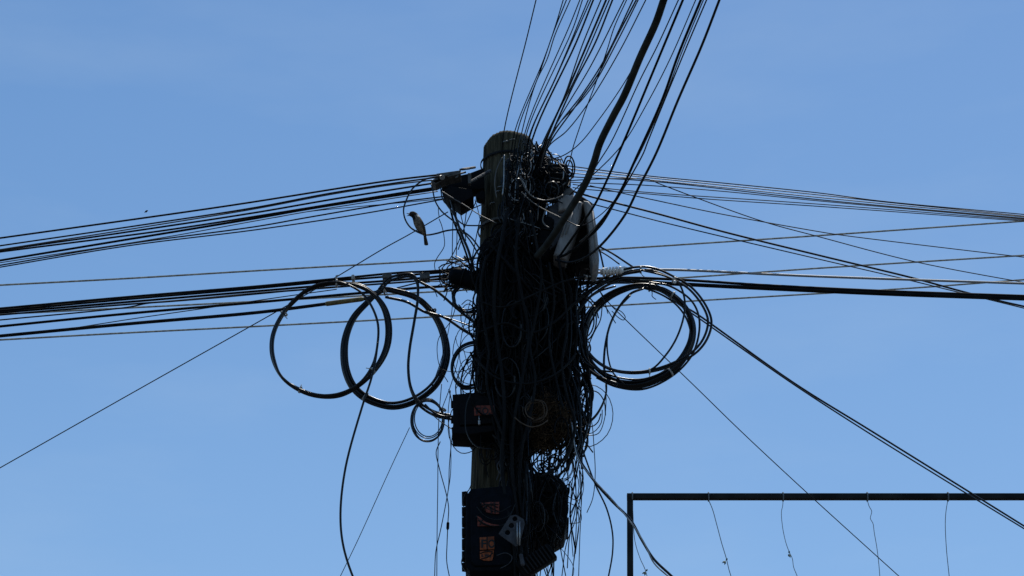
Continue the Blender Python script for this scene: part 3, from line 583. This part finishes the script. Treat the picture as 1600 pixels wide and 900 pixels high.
# ================================================================== STRAY WIRES one can follow
GW = 'stray wires looping round the pole'
stray = [
 ([(690,275),(665,280),(652.5,287.5),(642.5,297.5),(635,312.5),(630.6,327.5),(633,342.5),(641,355),(652.5,362.5),(666,367),(681,365),(697.5,360.5),(712.5,359),(722,361),(737,372),(752,392)],2.7,'black',9.72,'black wire bowed out in a half loop on which the sparrow perches'),
 ([(674,288),(676,296),(680,314),(690,330),(712.5,349),(725,364),(736,378),(750,402)],2.5,'black',9.70,'black wire curving from the dead-end clamp down to the pole behind the perch wire'),
 ([(688,290),(692,312),(704,326),(712.5,341),(725,351),(740,352.5),(756,352)],2.2,'black',9.74,'black wire sweeping level into the pole below the dead-end clamp'),
 ([(690,296),(697,318),(704,328),(712,340)],2.2,'black',9.76,'short black wire dropping from the dead-end clamp'),
 ([(703,306),(708,325),(712.5,341),(722,368),(732,392),(742,428)],4.2,'black',9.8,'heavy bundled drop from the clamp down to the navy closure'),
 ([(701,310),(707,340),(718,368),(728,395),(737,425)],3.2,'matte',9.83,'second heavy drop beside the bundled one below the clamp'),
 ([(706,312),(707.5,345),(707,371),(706,415),(704,428)],1.6,'black',9.86,'thin straight drop nearest the sparrow, falling from the clamp'),
 ([(712,314),(713,340),(714,371),(712,415)],1.6,'black',9.87,'thin straight drop beside the pole, second from the sparrow'),
 ([(717,318),(720,336),(725,356),(728,376)],1.6,'black',9.86,'short thin wire just right of the straight drops'),
 ([(744,314),(736,333),(725,357),(706,400),(690,420)],1.6,'black',9.88,'thin wire crossing the drops from upper right to lower left'),
 ([(752,320),(738,326),(730,330),(727,345),(723,368),(716,390)],1.7,'black',9.82,'thin wire with a sharp shoulder bend left of the pole'),
 ([(742,312),(746,325),(750,342),(756,360)],1.3,'matte',9.82,'thin short wire hugging the left edge of the pole'),
 ([(753,332),(748,352),(744,371),(738,402),(735,420)],1.7,'black',9.83,'thin wire sliding down along the left edge of the pole'),
 ([(691,299),(708,310),(725,320),(750,336),(776,349)],1.6,'grey',9.66,'pale grey wire slanting across the pole from the clamp housing'),
 ([(685,322),(685,330),(686,338)],1.4,'matte',9.8,'short stub of wire hanging free right of the sparrow'),
 ([(686,342),(690,352),(694,371),(694,385),(683,403),(679,412),(680.5,425)],1.4,'matte',9.86,'kinked thin wire zigzagging down right of the sparrow'),
 ([(735,308),(738,312),(740,308),(737,305),(734,310),(739,317)],1.1,'matte',9.8,'tiny curl of wire under the dead-end clamp'),
 ([(850,244),(856,240),(861,238),(860,245),(855,246),(852,240)],1.4,'black',9.8,'tiny curl of wire above the terminal bracket'),
 ([(655,440),(681,454),(715,483),(744,506),(768,520)],4.4,'black',9.9,'thick black cable falling from the loop top to the pole'),
 ([(602,464),(636,472),(665,488),(692,495),(726,517),(755,533)],4.6,'black',9.94,'thick black cable running from the second coil down into the pole'),
 ([(665,486),(700,497),(726,506),(752,516)],2.0,'black',9.92,'thin cable riding above the thick one into the pole'),
 ([(645,436),(680,440),(705,436),(725,430)],1.7,'black',9.95,'thin wire threading the lower left run near the pole'),
 ([(620,450),(660,440),(690,434),(718,425)],2.2,'black',9.97,'wire crossing up through the lower left run to the closure'),
 ([(690,425),(700,445),(712,470),(705,500),(685,530),(684,560),(690,580),(700,597)],1.3,'matte',9.85,'thin wire wandering down left of the pole between the coils'),
 ([(700,430),(707,470),(700,520),(690,560),(672,612)],1.2,'matte',9.87,'hair-thin wire dropping from the closure past the second coil'),
 ([(735,470),(722,520),(716,560),(705,600),(690,640)],1.3,'matte',9.83,'thin wire dropping through the small coil left of the pole'),
 ([(686,575),(700,580),(724,580),(745,570)],1.2,'matte',9.8,'thin level wire crossing the small coil left of the pole'),
 ([(724,545),(735,580),(748,592),(756,600)],1.2,'matte',9.81,'thin curved wire across the gap of the small coil'),
 ([(746,555),(735,570),(722,590),(712,608)],1.2,'matte',9.80,'thin wire slanting across the small coil the other way'),
 ([(672,645),(690,660),(715,675),(745,688)],1.5,'black',9.85,'thin wire sloping from the small coil to below the upper terminal box'),
 ([(664,632),(672,640),(684,648),(696,651),(712,650)],3.6,'black',9.84,'short thick tail from the small coil into the upper terminal box'),
 ([(735,616),(729,632),(727,655),(729,675),(740,694),(752,700),(768,702)],2.0,'black',9.6,'black wire looping in front of the upper terminal box'),
 ([(690,600),(686,650),(684.5,700),(684,760),(683,830),(682.5,905)],1.5,'black',9.88,'straight thin wire hanging leftmost below the small coil'),
 ([(688,690),(681.5,706),(686,730),(698,775),(701,794),(700,815),(698.5,850),(698,877),(703,905)],1.7,'black',9.86,'thin hanging wire that carries the little inline connector'),
 ([(712,640),(707,677),(702,730),(701,760),(697,785),(688,830),(681,862),(679,905)],1.6,'black',9.84,'thin hanging wire crossing over the others toward the lower left'),
 ([(704,610),(700,650),(704,690),(704,740),(699,775)],1.3,'black',9.88,'thin wire dropping beside the upper terminal box to meet the hanging wires'),
 ([(738,752),(733,765),(727,772),(723,782),(725,795)],1.6,'black',9.62,'short wire bulging round the upper left corner of the lower terminal box'),
 ([(724,868),(721,878),(724,888),(733,898)],1.6,'black',9.62,'short wire bulging round the lower left corner of the lower terminal box'),
 ([(785,246),(777,262),(773,285),(776,310)],1.7,'grey',9.62,'pale wire arching at the left edge of the knot on the pole top'),
 ([(788,242),(787.5,260),(787,285),(785,305)],2.0,'alu',9.60,'bright straight wire standing in front of the pole top knot'),
 ([(813,275),(820,293),(832,307),(850,313),(868,310),(880,305)],2.1,'grey',9.58,'grey wire hanging in a shallow swag from the knot to the grey box'),
 ([(815,300),(826,311),(846,325),(880,342)],1.7,'grey',9.60,'grey wire slanting right across the pole to the grey box'),
 ([(855,318),(850,335),(848,345),(852,352),(858,356)],2.2,'grey',9.62,'kinked grey strap hanging between the pole and the grey box'),
 ([(886,345),(905,353),(920,348),(945,330),(968,303)],1.6,'black',9.64,'thin wire drawn in a swag across the grey box'),
 ([(932,378),(938,396),(943,418)],3.0,'black',9.86,'short black cable dropping behind the right edge of the grey box'),
 ([(934,384),(955,395),(975,408),(990,418)],3.0,'black',9.9,'black cable slanting from the grey box to the right coil'),
 ([(930,388),(950,400),(968,413)],2.2,'black',9.92,'thinner black cable below the one slanting to the right coil'),
 ([(886,430),(905,446),(918,470),(940,474),(962,505)],1.5,'matte',9.82,'thin wire crossing from the pole into the right coil'),
 ([(950,490),(944,470),(935,452),(920,436)],1.6,'black',9.84,'thin wire rising through the left part of the right coil'),
 ([(941,478),(938,500),(928,520),(920,540),(918,560)],2.0,'black',9.83,'thin wire curving inside the left edge of the right coil'),
 ([(905,430),(900,470),(905,520),(915,560),(930,575)],2.4,'black',9.80,'black wire bulging right of the pole beside the right coil'),
 ([(890,455),(893,520),(890,570),(905,620),(915,660)],2.6,'black',9.82,'black wire snaking down the right flank of the pole'),
 ([(893,660),(903,716),(930,752),(955,779),(986.5,817),(1007,849),(1022,880),(1047,903)],2.4,'alu',9.72,'sunlit silvery cable of the twisted pair running off to the lower right'),  # pale metal stands in for the white highlight along the black cable
 ([(890,655),(903,712),(932,756),(957,784),(985,812),(1004,846),(1022,874),(1047,898)],4.2,'black',9.74,'black cable of the twisted pair running off to the lower right'),
 ([(896,660),(910,702),(930,756.5),(948,795),(957,833),(957,864.5),(950,905)],2.8,'black',9.76,'black cable bowing out right of the pole to the bottom edge'),
 ([(915,610),(921,639),(926,670),(928,697),(930,742),(926,779),(917,801)],1.5,'black',9.80,'thin wire hanging free right of the pole and ending in mid air'),
 ([(946,600),(947,625),(944,657),(935,677),(921,680),(905,672)],1.5,'black',9.88,'thin wire drooping in a deep loop below the right coils'),
 ([(895,570),(910,590),(922,620),(920,660),(912,690)],2.6,'black',9.84,'thick wire bending down at the right of the brown tangle'),
 ([(884,560),(897,600),(906,640),(905,690),(890,725),(868,748)],4.2,'black',9.86,'thick cable curving in under the brown tangle from the right'),
 ([(880,580),(893,620),(899,660),(893,700),(878,730)],3.2,'black',9.84,'second thick cable curving in under the brown tangle'),
 ([(905,700),(910,730),(908,765),(900,810),(885,850),(878,900)],1.7,'black',9.84,'thin wire hanging outermost along the lower right fringe'),
 ([(905,735),(908,790),(906,840),(904,905)],1.5,'matte',9.83,'straight thin wire in the lower right fringe'),
 ([(888,735),(888,775),(905,781),(912,760),(905,730)],1.3,'black',9.82,'thin wire loop beside the stout lower closure'),
 ([(888,785),(905,795),(907,815),(890,818)],1.3,'black',9.82,'small ear shaped wire loop below the first one'),
 ([(744,806),(752,815),(770,822),(790,818),(800,800)],1.5,'black',9.60,'thin wire bowed across the lower edge of the upper orange sticker'),
 ([(745,792),(757,806),(775,812),(795,806),(806,786)],1.6,'black',9.60,'thin wire bowed across the middle of the upper orange sticker'),
 ([(750,785),(762,795),(780,800),(799,790)],1.5,'black',9.60,'thin wire bowed across the top of the upper orange sticker'),
 ([(776,868),(790,864),(800,870),(796,880),(782,888)],1.4,'plate',9.58,'short pale wire curl right of the lowest sticker'),
 ([(779,722),(782,732),(779,742),(776,750)],1.8,'plate',9.66,'short pale bent wire on the bare pole between the boxes'),
 ([(781,720),(777,726),(780,738),(784,742),(781,752)],1.8,'plate',9.64,'s shaped pale wire hook on the bare pole between the boxes'),
 ([(804,652),(815,661),(830,667),(845,664),(856,657)],2.0,'brown',9.58,'pale brown wire drooping in front of the brown tangle'),
]
for p, w, m, Y, lb in stray:
    e1 = 3 if p[-1][1] >= 895 else 0
    wire('loose_wire', p, w, Y, lb, 'wire', GW, m, e1=e1, seg=6)
nc = thing('wire_coil', at(838,641,9.6), 'small coil of pale brown wire on the front of the brown tangle', 'wire coil')
for i in range(3):
    a0 = rng.uniform(0, 6.28); n_ = 12; pts = []
    for q in range(n_+4):
        a = a0+q*2*math.pi/n_; rr = 13+1.6*i+.35*q*(1 if i % 2 else -.5)+rng.normal(0, .7)
        pts.append((837.5+rr*1.05*math.cos(a)+rng.normal(0,.4), 641+rr*math.sin(a), 9.60+.012*i+.003*q))
    wire('strand', pts, 1.5, 9.6, m='brown' if i else 'twig', parent=nc, seg=5)
mb = MB(); tube(mb, [at(700,815.5,9.85), at(700,817,9.85), at(699.5,826,9.85), at(699.5,828,9.85)], np.array((.003,.0065,.0065,.003)), 8)
mb.build('inline_connector', 'boxblk', None, 'little black inline connector on a wire hanging left of the lower terminal box', 'connector')

# ================================================================== TANGLE nobody could count
LB = np.array([(235,800),(250,783),(300,785),(350,788),(365,770),(380,754),(420,746),(600,744),(650,760),(690,778),(720,792),(780,796),(900,800)], float)
RB = np.array([(235,850),(260,862),(300,858),(340,850),(370,855),(400,888),(450,900),(520,896),(600,893),(650,890),(690,872),(705,826),(740,824),(900,838)], float)
lbf = lambda y: np.interp(y, LB[:,0], LB[:,1]); rbf = lambda y: np.interp(y, RB[:,0], RB[:,1])
def front(px, rg):
    """distance of a wire lying over the pole at that place: in front of its round face, or beside it"""
    x = (px-787)/42.
    f = 9.86 - .10*math.sqrt(max(0, 1-min(1, x*x))) if abs(x) < 1.05 else 9.93
    return f - abs(rg.normal(0, .055)) + (rg.uniform(-.05, .12) if abs(x) >= 1.05 else 0)
def tangle(name, n, y0, y1, label, mats, lb=lbf, rb=rbf, wr=(1.4,3.0), seed=1, length=(80,320), wander=.10, loops=.25, p=(.75,.2,.05), lr=(8,24), step=46, dY=0., cross=.0):
    rg = np.random.default_rng(seed); mb = MB()
    for i in range(n):
        mi = rg.choice(len(mats), p=p[:len(mats)]); w = rg.uniform(*wr)*(.8 if mi else 1)
        if mi == 0 and rg.random() < .12: w *= 1.5
        y = rg.uniform(y0-20, y1); L = rg.uniform(*length); fx = rg.uniform(0, 1); pts = []; sg = 5
        if rg.random() < loops:
            r = rg.uniform(*lr); cy = rg.uniform(y0+r, max(y0+r+1, y1-r)); cx = lb(cy)+r*.6+(rb(cy)-lb(cy)-1.2*r)*fx
            tl = rg.uniform(.6, 2.2); a0 = rg.uniform(0, 6.28); Yc = front(cx, rg)+dY; rx, ry = r*rg.uniform(.55,1), r*rg.uniform(.9,1.4); gr = rg.uniform(-.12,.12)
            pts = [at(cx+rx*(1+gr*a)*math.cos(a0+a), cy+ry*(1+gr*a)*math.sin(a0+a), Yc+.008*a) for a in np.linspace(0, 6.28*tl, int(8*tl)+3)]; sg = 3
        else:
            k = max(3, int(L/step)+1); wd = wander*(3.5 if rg.random() < cross else 1); dr = rg.normal(0, wd*.7); bow = rg.normal(0, wd*1.4)
            Y = front(lb(y)+(rb(y)-lb(y))*fx, rg)
            for j in range(k):
                t = j/(k-1); yy = y + L*t
                if yy > y1+18: break
                f2 = fx + dr*t + bow*math.sin(math.pi*t) + rg.normal(0, wd*.22); f2 = abs(f2); f2 = 1-abs(1-f2) if f2 > 1 else f2
                x = lb(yy)+(rb(yy)-lb(yy))*f2
                pts.append(at(x, yy, .5*front(x, rg)+.5*Y+dY))
            if len(pts) < 3: continue
        tube(mb, spline(np.array(pts), seg=sg), w/2*.0029, 5, mi=mi, caps=False)
    return mb.build(name, mats, None, label, 'wire tangle', None, 'stuff')
tangle('wire_tangle', 820, 370, 700, 'dense black knot of wires smothering the middle of the pole', ['knot','black','grey'], seed=2, p=(.83,.165,.005), wr=(1.5,4.4), loops=.36, lr=(9,34), cross=.4)
tangle('wire_tangle', 210, 238, 385, 'knot of shiny wire ends bunched on the front of the pole top', ['knot','black','alu'], seed=3, length=(30,150), loops=.5, p=(.5,.42,.08), lr=(5,17), step=26, cross=.5)
tangle('wire_tangle', 80, 238, 312, 'snarl of wires round the black terminal bracket', ['knot','black','alu'], lambda y: 828., lambda y: np.interp(y, [238,250,262,300,312],[852,868,893,892,880]), seed=17, length=(25,70), loops=.4, p=(.5,.44,.06), lr=(5,14), step=18, cross=.6, dY=-.10)
tangle('wire_tangle', 190, 690, 905, 'curtain of black wires down the lower right front of the pole', ['knot','black','grey'], seed=4, length=(80,260), loops=.14, p=(.82,.175,.005), wr=(1.5,3.4), cross=.2)
tangle('wire_tangle', 70, 290, 470, 'loose knot of wires between the pole and the grey equipment box', ['knot','black','alu'], lambda y: 828., lambda y: np.interp(y, [290,330,380,420,470],[880,864,866,915,925]), seed=5, length=(50,170), loops=.4, p=(.72,.2,.08), lr=(6,18))
tangle('wire_tangle', 44, 430, 720, 'open fringe of black wires along the right flank of the pole', ['knot','black','grey'], lambda y: 884., lambda y: np.interp(y, [430,500,600,650,720],[928,908,930,924,914]), wr=(2.2,4.8), seed=6, length=(90,260), loops=.12, p=(.72,.26,.02), wander=.3)
tangle('wire_tangle', 78, 672, 765, 'mesh of thin wires below the brown tangle', ['knot','black'], lambda y: 820., lambda y: np.interp(y, [680,720,765],[906,900,886]), wr=(1.2,2.4), seed=8, length=(70,130), loops=.15, p=(.8,.2), wander=.22)
tangle('wire_tangle', 110, 738, 850, 'wires wound over the stout lower closure', ['knot','black'], lambda y: 815., lambda y: np.interp(y, [738,750,760,830,842,850],[868,880,889,889,884,870]), wr=(1.6,3.2), seed=9, length=(60,130), loops=.12, p=(.7,.3), wander=.08, dY=-.16, cross=.3)
tangle('wire_tangle', 30, 825, 915, 'ragged fringe of thin wires at the bottom right of the pole', ['knot','black'], lambda y: 838., lambda y: np.interp(y, [830,870,915],[894,900,896]), wr=(1.2,2.2), seed=10, length=(80,130), loops=0, p=(.8,.2), wander=.3)
tangle('wire_tangle', 13, 690, 900, 'thin wires trailing loosely beside the lower right closure', ['knot','black'], lambda y: np.interp(y,[690,900],[885,880]), lambda y: np.interp(y, [690,760,900],[914,912,908]), wr=(1.2,1.7), seed=11, length=(100,220), loops=0, p=(.8,.2), wander=.45)
tangle('wire_tangle', 26, 600, 715, 'black wires hanging across the brown tangle', ['knot','black'], lambda y: 822., lambda y: 896., dY=-.16, wr=(1.2,3.0), seed=13, length=(80,140), loops=.25, p=(.7,.3), wander=.15)
tangle('wire_tangle', 34, 445, 612, 'ragged fringe of wires along the left flank of the pole', ['knot','black','grey'], lambda y: np.interp(y,[445,500,560,612],[728,738,740,730]), lambda y: 756., wr=(1.2,2.8), seed=14, length=(40,130), loops=.12, p=(.7,.26,.04), wander=.35, lr=(5,10))
tangle('wire_tangle', 46, 418, 452, 'clutter of short wire ends round the navy splice closure', ['knot','black','alu'], lambda y: 690., lambda y: 758., wr=(1.2,2.6), seed=15, length=(24,50), loops=.3, p=(.72,.25,.03), wander=.5, lr=(4,11), step=14)
tangle('wire_tangle', 26, 842, 915, 'bundle of straight wires falling at the right foot of the pole', ['knot','black'], lambda y: 836., lambda y: 872., wr=(1.5,2.8), seed=16, length=(90,110), loops=0, p=(.7,.3), wander=.08)
tangle('wire_tangle', 17, 400, 690, 'big slack wire loops breaking the right outline of the pole', ['black','knot'], lambda y: 868., lambda y: 934., wr=(1.3,2.6), seed=19, loops=.85, lr=(14,30), length=(80,160), p=(.5,.5), wander=.4)
tangle('wire_tangle', 10, 470, 720, 'slack wire loops breaking the left outline of the pole', ['black','knot'], lambda y: 716., lambda y: 765., wr=(1.2,2.2), seed=23, loops=.7, lr=(12,24), length=(80,160), p=(.5,.5), wander=.4)
# thick cables strapped down the pole
GV = 'thick cables strapped down the front of the pole'
for pts, w, lb in (
 ([(792,330),(785,370),(776,420),(772,480),(778,540),(786,600),(788,660),(784,720),(790,780),(802,840),(806,905)],6.5,'fattest black riser, winding down the left front of the pole to the lower box'),
 ([(812,340),(806,400),(815,460),(826,520),(818,580),(806,640),(800,700),(803,760),(812,830),(815,905)],5.6,'fat black riser down the middle front of the pole'),
 ([(828,330),(838,380),(846,430),(838,490),(828,540),(836,590),(830,640),(816,700),(812,770),(822,840),(828,905)],5.0,'black riser bulging right beside the grey equipment box'),
 ([(760,400),(752,440),(756,500),(764,550),(760,590),(770,640),(790,690)],4.6,'black riser along the left edge of the knot'),
 ([(872,400),(880,450),(886,510),(878,570),(886,620),(898,660),(890,700),(872,728),(845,745)],4.8,'black riser on the right flank curling in under the brown tangle'),
 ([(858,410),(866,470),(858,530),(868,590),(880,640)],4.2,'black riser sinking behind the brown tangle'),
 ([(748,520),(790,505),(830,520),(868,502),(893,478),(912,462)],4.4,'black cable lying slantwise across the pole from coil to coil'),
 ([(745,470),(785,480),(830,462),(880,440),(915,432)],4.0,'black cable crossing the pole level with the navy splice closure'),
 ([(742,560),(775,590),(820,600),(862,588),(888,568),(900,552)],4.2,'black cable slung across the pole above the brown tangle')):
    P = [(x, y, 9.68 - .05*math.cos((x-800)/60.)+.012*math.sin(y/37.)) for x, y in pts]
    wire('riser_cable', P, w*.9, 9.68, lb, 'cable', GV, 'matte', seg=7, e1=2 if pts[-1][1] > 900 else 0)
tangle('wire_tangle', 9, 672, 775, 'few black wires crossing the bare strip of pole between the two boxes', ['knot','black'], lambda y: 745., lambda y: 782., wr=(1.3,2.8), seed=27, loops=.1, length=(60,110), p=(.7,.3), wander=.3)
GK = 'cables bending from the right coils into the pole'
for pts, w, Y, lb in (
 ([(880,560),(885,540),(895,500),(915,470),(945,448),(975,436),(1000,438)],4.0,9.86,'outermost black cable curving from the right coil top down into the pole flank'),
 ([(884,585),(890,556),(900,520),(906,480),(925,455),(960,438),(990,441)],3.6,9.88,'second black cable curving from the right coil top down into the pole flank'),
 ([(903,575),(905,550),(903,505),(912,475),(935,456),(962,447)],3.2,9.90,'third black cable curving from the right coil, nearest inside its left edge'),
 ([(912,560),(910,540),(914,515),(922,492),(930,480)],8.5,9.93,'short fat dark bundle at the inner left edge of the right coil'),
 ([(872,530),(898,495),(925,462),(952,444),(985,442)],3.0,9.84,'black cable slanting from the pole middle up to the right coil top'),
 ([(876,545),(898,556),(920,578),(942,592),(965,600)],5.5,9.92,'thick cable running from the pole into the bottom of the right coil'),
 ([(884,520),(900,545),(914,566),(935,578),(958,581)],3.2,9.86,'thinner cable running from the pole into the bottom of the right coil'),
 ([(890,565),(903,598),(902,640),(909,692),(903,716)],3.4,9.86,'black cable dropping down the right flank from the coil bottom to the twisted pair')):
    wire('coil_lead', pts, w, Y, lb, 'cable', GK, 'black', seg=7)
# brown nest-like tangle
rg = np.random.default_rng(31); mb = MB()
for i in range(800):
    v = rg.normal(0, 1, 3); v /= np.linalg.norm(v); v *= rg.uniform(.45, 1)**.5*(1+.16*math.sin(3*math.atan2(v[2], v[0])+1)+.10*math.sin(7*math.atan2(v[2], v[0])))
    x, y, Y = 857+v[0]*33, 661+v[2]*42, 9.78+v[1]*.09
    if rg.random() < .5: dd = np.array((-v[2], v[0]))*rg.uniform(6, 16)
    else: dd = rg.normal(0, 8, 2)
    P = [at(x-dd[0], y-dd[1], Y), at(x+rg.normal(0,2), y+rg.normal(0,2), Y-.01), at(x+dd[0], y+dd[1]+rg.uniform(0,8)*(v[2] > .4), Y+rg.normal(0,.01))]
    tube(mb, spline(np.array(P), seg=3), rg.uniform(.0008,.0019), 4, caps=False)
mb.build('bird_nest', 'twig', None, 'brown nest-like tangle of dry twigs and fibres wedged right of the pole', 'nest', None, 'stuff')

# ================================================================== SPARROW
def sparrow():
    Y = 9.72; g = thing('sparrow', at(655,362.5,Y), 'small brown sparrow with open beak perched on the bowed wire', 'bird')
    k = m_per_px(350, Y); mb = MB()
    st = [ # px, py, half width across picture, half depth
     (639.3,335.3,.6,.8),(640.2,335.3,2.6,2.8),(642.0,334.9,4.2,4.4),(644.8,335.0,5.0,5.2),(647.5,336.6,5.2,5.4),(649.6,339.4,5.6,5.6),(651.3,343,6.4,6.6),(653.5,348,7.4,7.6),
     (656,353,7.5,7.8),(658.6,358,6.6,7.0),(661,362.5,4.8,5.4),(662.8,366.3,2.6,3.2),(663.8,369,1.2,1.4)]
    cen = spline(np.array([at(a, b, Y) for a, b, _, _ in st]), seg=4); hw = np.interp(np.linspace(0, len(st)-1, len(cen)), range(len(st)), [s[2] for s in st])*k
    hd = np.interp(np.linspace(0, len(st)-1, len(cen)), range(len(st)), [s[3] for s in st])*k
    T = np.gradient(cen, axis=0); T /= np.linalg.norm(T, axis=1, keepdims=True); n = 20; V = []
    yv = np.array((0,-1.,0))
    for i in range(len(cen)):
        u = np.cross(T[i], yv); u /= np.linalg.norm(u); w = np.cross(u, T[i])
        for a in np.linspace(0, 2*math.pi, n, endpoint=False): V.append(cen[i]+u*math.cos(a)*hw[i]+w*math.sin(a)*hd[i])
    Fc = []; mi = []
    for i in range(len(cen)-1):
        s = i/4
        for q in range(n):
            q2 = (q+1) % n; Fc.append((i*n+q, i*n+q2, (i+1)*n+q2, (i+1)*n+q)); a = (q+.5)/n*2*math.pi
            side = (np.array(V[i*n+q])-cen[i])[0]/max(1e-6, hw[i])     # - throat side, + back side
            if s < 4.6: m_ = 1 if side > -.25 or s < 1.2 else (0 if s < 2.6 else 2)
            elif s < 6.2: m_ = 2 if side < -.35 else (3 if side > .15 and 4.7 < s < 5.7 else 0)
            else: m_ = 1 if side > .45 else 0
            mi.append(m_)
    Fc.append(tuple(range(n))[::-1]); mi.append(1); Fc.append(tuple((len(cen)-1)*n+q for q in range(n))); mi.append(1)
    mb.add(V, Fc); mb.mi = mi; mb.build('body', ['breast','cap','bib','pale'], g)
    for (a, b, r0) in (((640.2,334.3),(634.6,333.6),1.5),((640.4,336.2),(634.9,337.6),1.2)):
        mb = MB(); A, B = at(*a, Y), at(*b, Y); tube(mb, [A, A+(B-A)*.5, A+(B-A)*.97], np.array((r0,r0*.6,.15))*k, 8); mb.build('beak', 'beak', g)
    mb = MB(); bm = bmesh.new(); bmesh.ops.create_icosphere(bm, subdivisions=2, radius=.8*k); bm_take(mb, bm, Matrix.Translation(Vector(at(643,334.2,Y-5.0*k)))); mb.build('eye', 'beak', g)
    for sgn in (-1, 1):     # folded wings
        mb = MB(); pts = [(653,340.2),(656.5,341.5),(660.5,348),(663.8,356),(665.6,362),(666.2,368),(663,364),(659.5,358),(656.5,350),(653.5,344)]
        P = [at(*p, Y) for p in pts]; c = np.mean(P, axis=0); nn = len(P)
        off = np.array((0, sgn*6.0*k, 0)); out_ = np.array((0, sgn*1.8*k, 0))
        top_ = [p+off*(.8 if i < 6 else 1) for i, p in enumerate(P)]; V = top_+[c+off+out_]+[p-off*.25 for p in P]
        Fc = [(i, (i+1) % nn, nn) for i in range(nn)]+[((i+1) % nn, i, nn+1+i, nn+1+(i+1) % nn) for i in range(nn)]
        mb.add(V, Fc); mb.build('wing', 'wing', g)
    mb = MB()
    for j, dx in enumerate((-1.7,-.6,.6,1.7)):
        A = at(663.3+dx*.5, 365, Y+.002*j); B = at(666.2+dx*1.3, 383.6-abs(dx)*.4, Y+.002*j)
        for_ = [A, A+(B-A)*.5, A+(B-A)*.9, B]; tube(mb, for_, np.array((1.1,1.25,1.3,.7))*k, 6)
    mb.build('tail', 'wing', g)
    for dx, dY in ((-1.2,-.006),(2.2,.006)):
        mb = MB(); tube(mb, spline([at(655+dx,357,Y+dY), at(654.3+dx,360.3,Y+dY), at(655+dx,362.6+dx*.35,Y+dY-.003)], seg=3), .85*k, 5)
        for tx in (-2.2,0,1.8): tube(mb, spline([at(655+dx,362.4+dx*.35,Y+dY-.003), at(655+dx+tx*.6,362.2+dx*.35+tx*.2,Y-.007), at(655+dx+tx,364+dx*.35+tx*.2,Y-.006)], seg=3), .6*k, 5)
        mb.build('leg', 'beak', g)
sparrow()
# bird far off
mb = MB(); Yd = 80.
P = [at(225.6,332.2,Yd), at(227.5,330.8,Yd), at(229.5,329.6,Yd), at(231.3,328.8,Yd)]; tube(mb, spline(P, seg=4), np.interp(np.linspace(0,3,13), [0,1,2,3], [.006,.03,.034,.008]), 8)
w1 = [at(228,330.2,Yd), at(230.2,329.4,Yd), at(229.4,331.6,Yd-.05), at(228.4,332.4,Yd-.08)]; c = np.mean(w1, axis=0)
mb.add(w1+[c+np.array((0,.02,.01))], [(0,1,4),(1,2,4),(2,3,4),(3,0,4),(3,2,1,0)])
mb.build('flying_bird', 'cap', None, 'tiny dark bird flying far off above the left cables', 'bird')

# ================================================================== METAL FRAME with strings
Yf = 15.0
fr_ = thing('metal_frame', (at(984,776,Yf)[0], Yf, 0), 'black square tube metal frame standing at the lower right', 'metal frame')
A, B = at(979.5,776.3,Yf), at(2150,776.3,Yf); k = m_per_px(776, Yf); tw = 9.6*k
mb = MB(); box(mb, (A+B)/2, (B[0]-A[0], tw, tw*.93), None, .003); mb.build('beam', 'frame', fr_, sharp=35)
for x0, lean in ((984.3,-.034),(2145,0)):
    t_ = at(x0,776.3,Yf); h = t_[2]-tw*.465
    mb = MB(); bm = bm_box((tw*.98, tw*.98, h), .003)
    for v in bm.verts: v.co.x += (v.co.z-h/2)*-lean*.6*(1 if lean else 0)
    bm_take(mb, bm, Matrix.Translation(Vector((t_[0], Yf, h/2)))); mb.build('post', 'frame', fr_, sharp=35)
GH = 'strings dangling from the metal frame'
hang = [
 ([(988,781),(989,800),(992,845),(1000,872),(1008,890),(1013,910),(1016,940)],[(1009,893,1)],'wispy string with a leaf hanging just inside the left post of the metal frame'),
 ([(1107,781),(1113,795),(1120,820),(1128,850),(1135,873),(1139,890),(1145,910),(1150,940)],[(1134,876,1)],'string with a small forked leaf, second from the left under the metal frame'),
 ([(1223.5,781),(1223,790),(1221,800),(1223,825),(1228,848),(1233,862),(1238,873),(1240,886),(1247,905),(1250,940)],[(1233,865,0)],'string with one dark bud, middle one under the metal frame'),
 ([(1355,781),(1358,791),(1362,799),(1360,810),(1364,818),(1366,832),(1370,855),(1373,880),(1375,905),(1376,940)],[],'crinkled bare string fourth from the left under the metal frame'),
 ([(1481,781),(1478,800),(1477,820),(1479,860),(1482,890),(1484,910),(1485,940)],[],'smooth bare string, rightmost under the metal frame'),
]
for p, lv, lb in hang:
    g = thing('hanging_string', at(*p[0], Yf), lb, 'string', GH)
    wire('string', p, .85+.5*((p[0][0]*7) % 10)/10, Yf, m='string', parent=g, e1=1.2)
    mb = MB(); tube(mb, ring_path(at(p[0][0], 776.3, Yf), (1,0,0), tw*.74, 10), .0045, 5, closed=True); mb.build('knot', 'string', g)
    for (lx, ly, fork) in lv:
        mb = MB()
        for dx, dy in ([(-6,4),(3,-4),(-2,7)] if fork else [(-1,5),(2,7),(0,-5)]):
            a0, a1 = at(lx, ly, Yf), at(lx+dx, ly+dy, Yf-.02); t_ = a1-a0; s_ = np.cross(t_, (0,1,0)); s_ = s_/np.linalg.norm(s_)*.007
            mid_ = a0+t_*.5
            mb.add([a0, mid_+s_, a1, mid_-s_, mid_+(0,-.006,0), mid_+(0,.003,0)], [(0,1,4),(1,2,4),(2,3,4),(3,0,4),(1,0,5),(2,1,5),(3,2,5),(0,3,5)])
        mb.build('leaf', 'leaf', g)
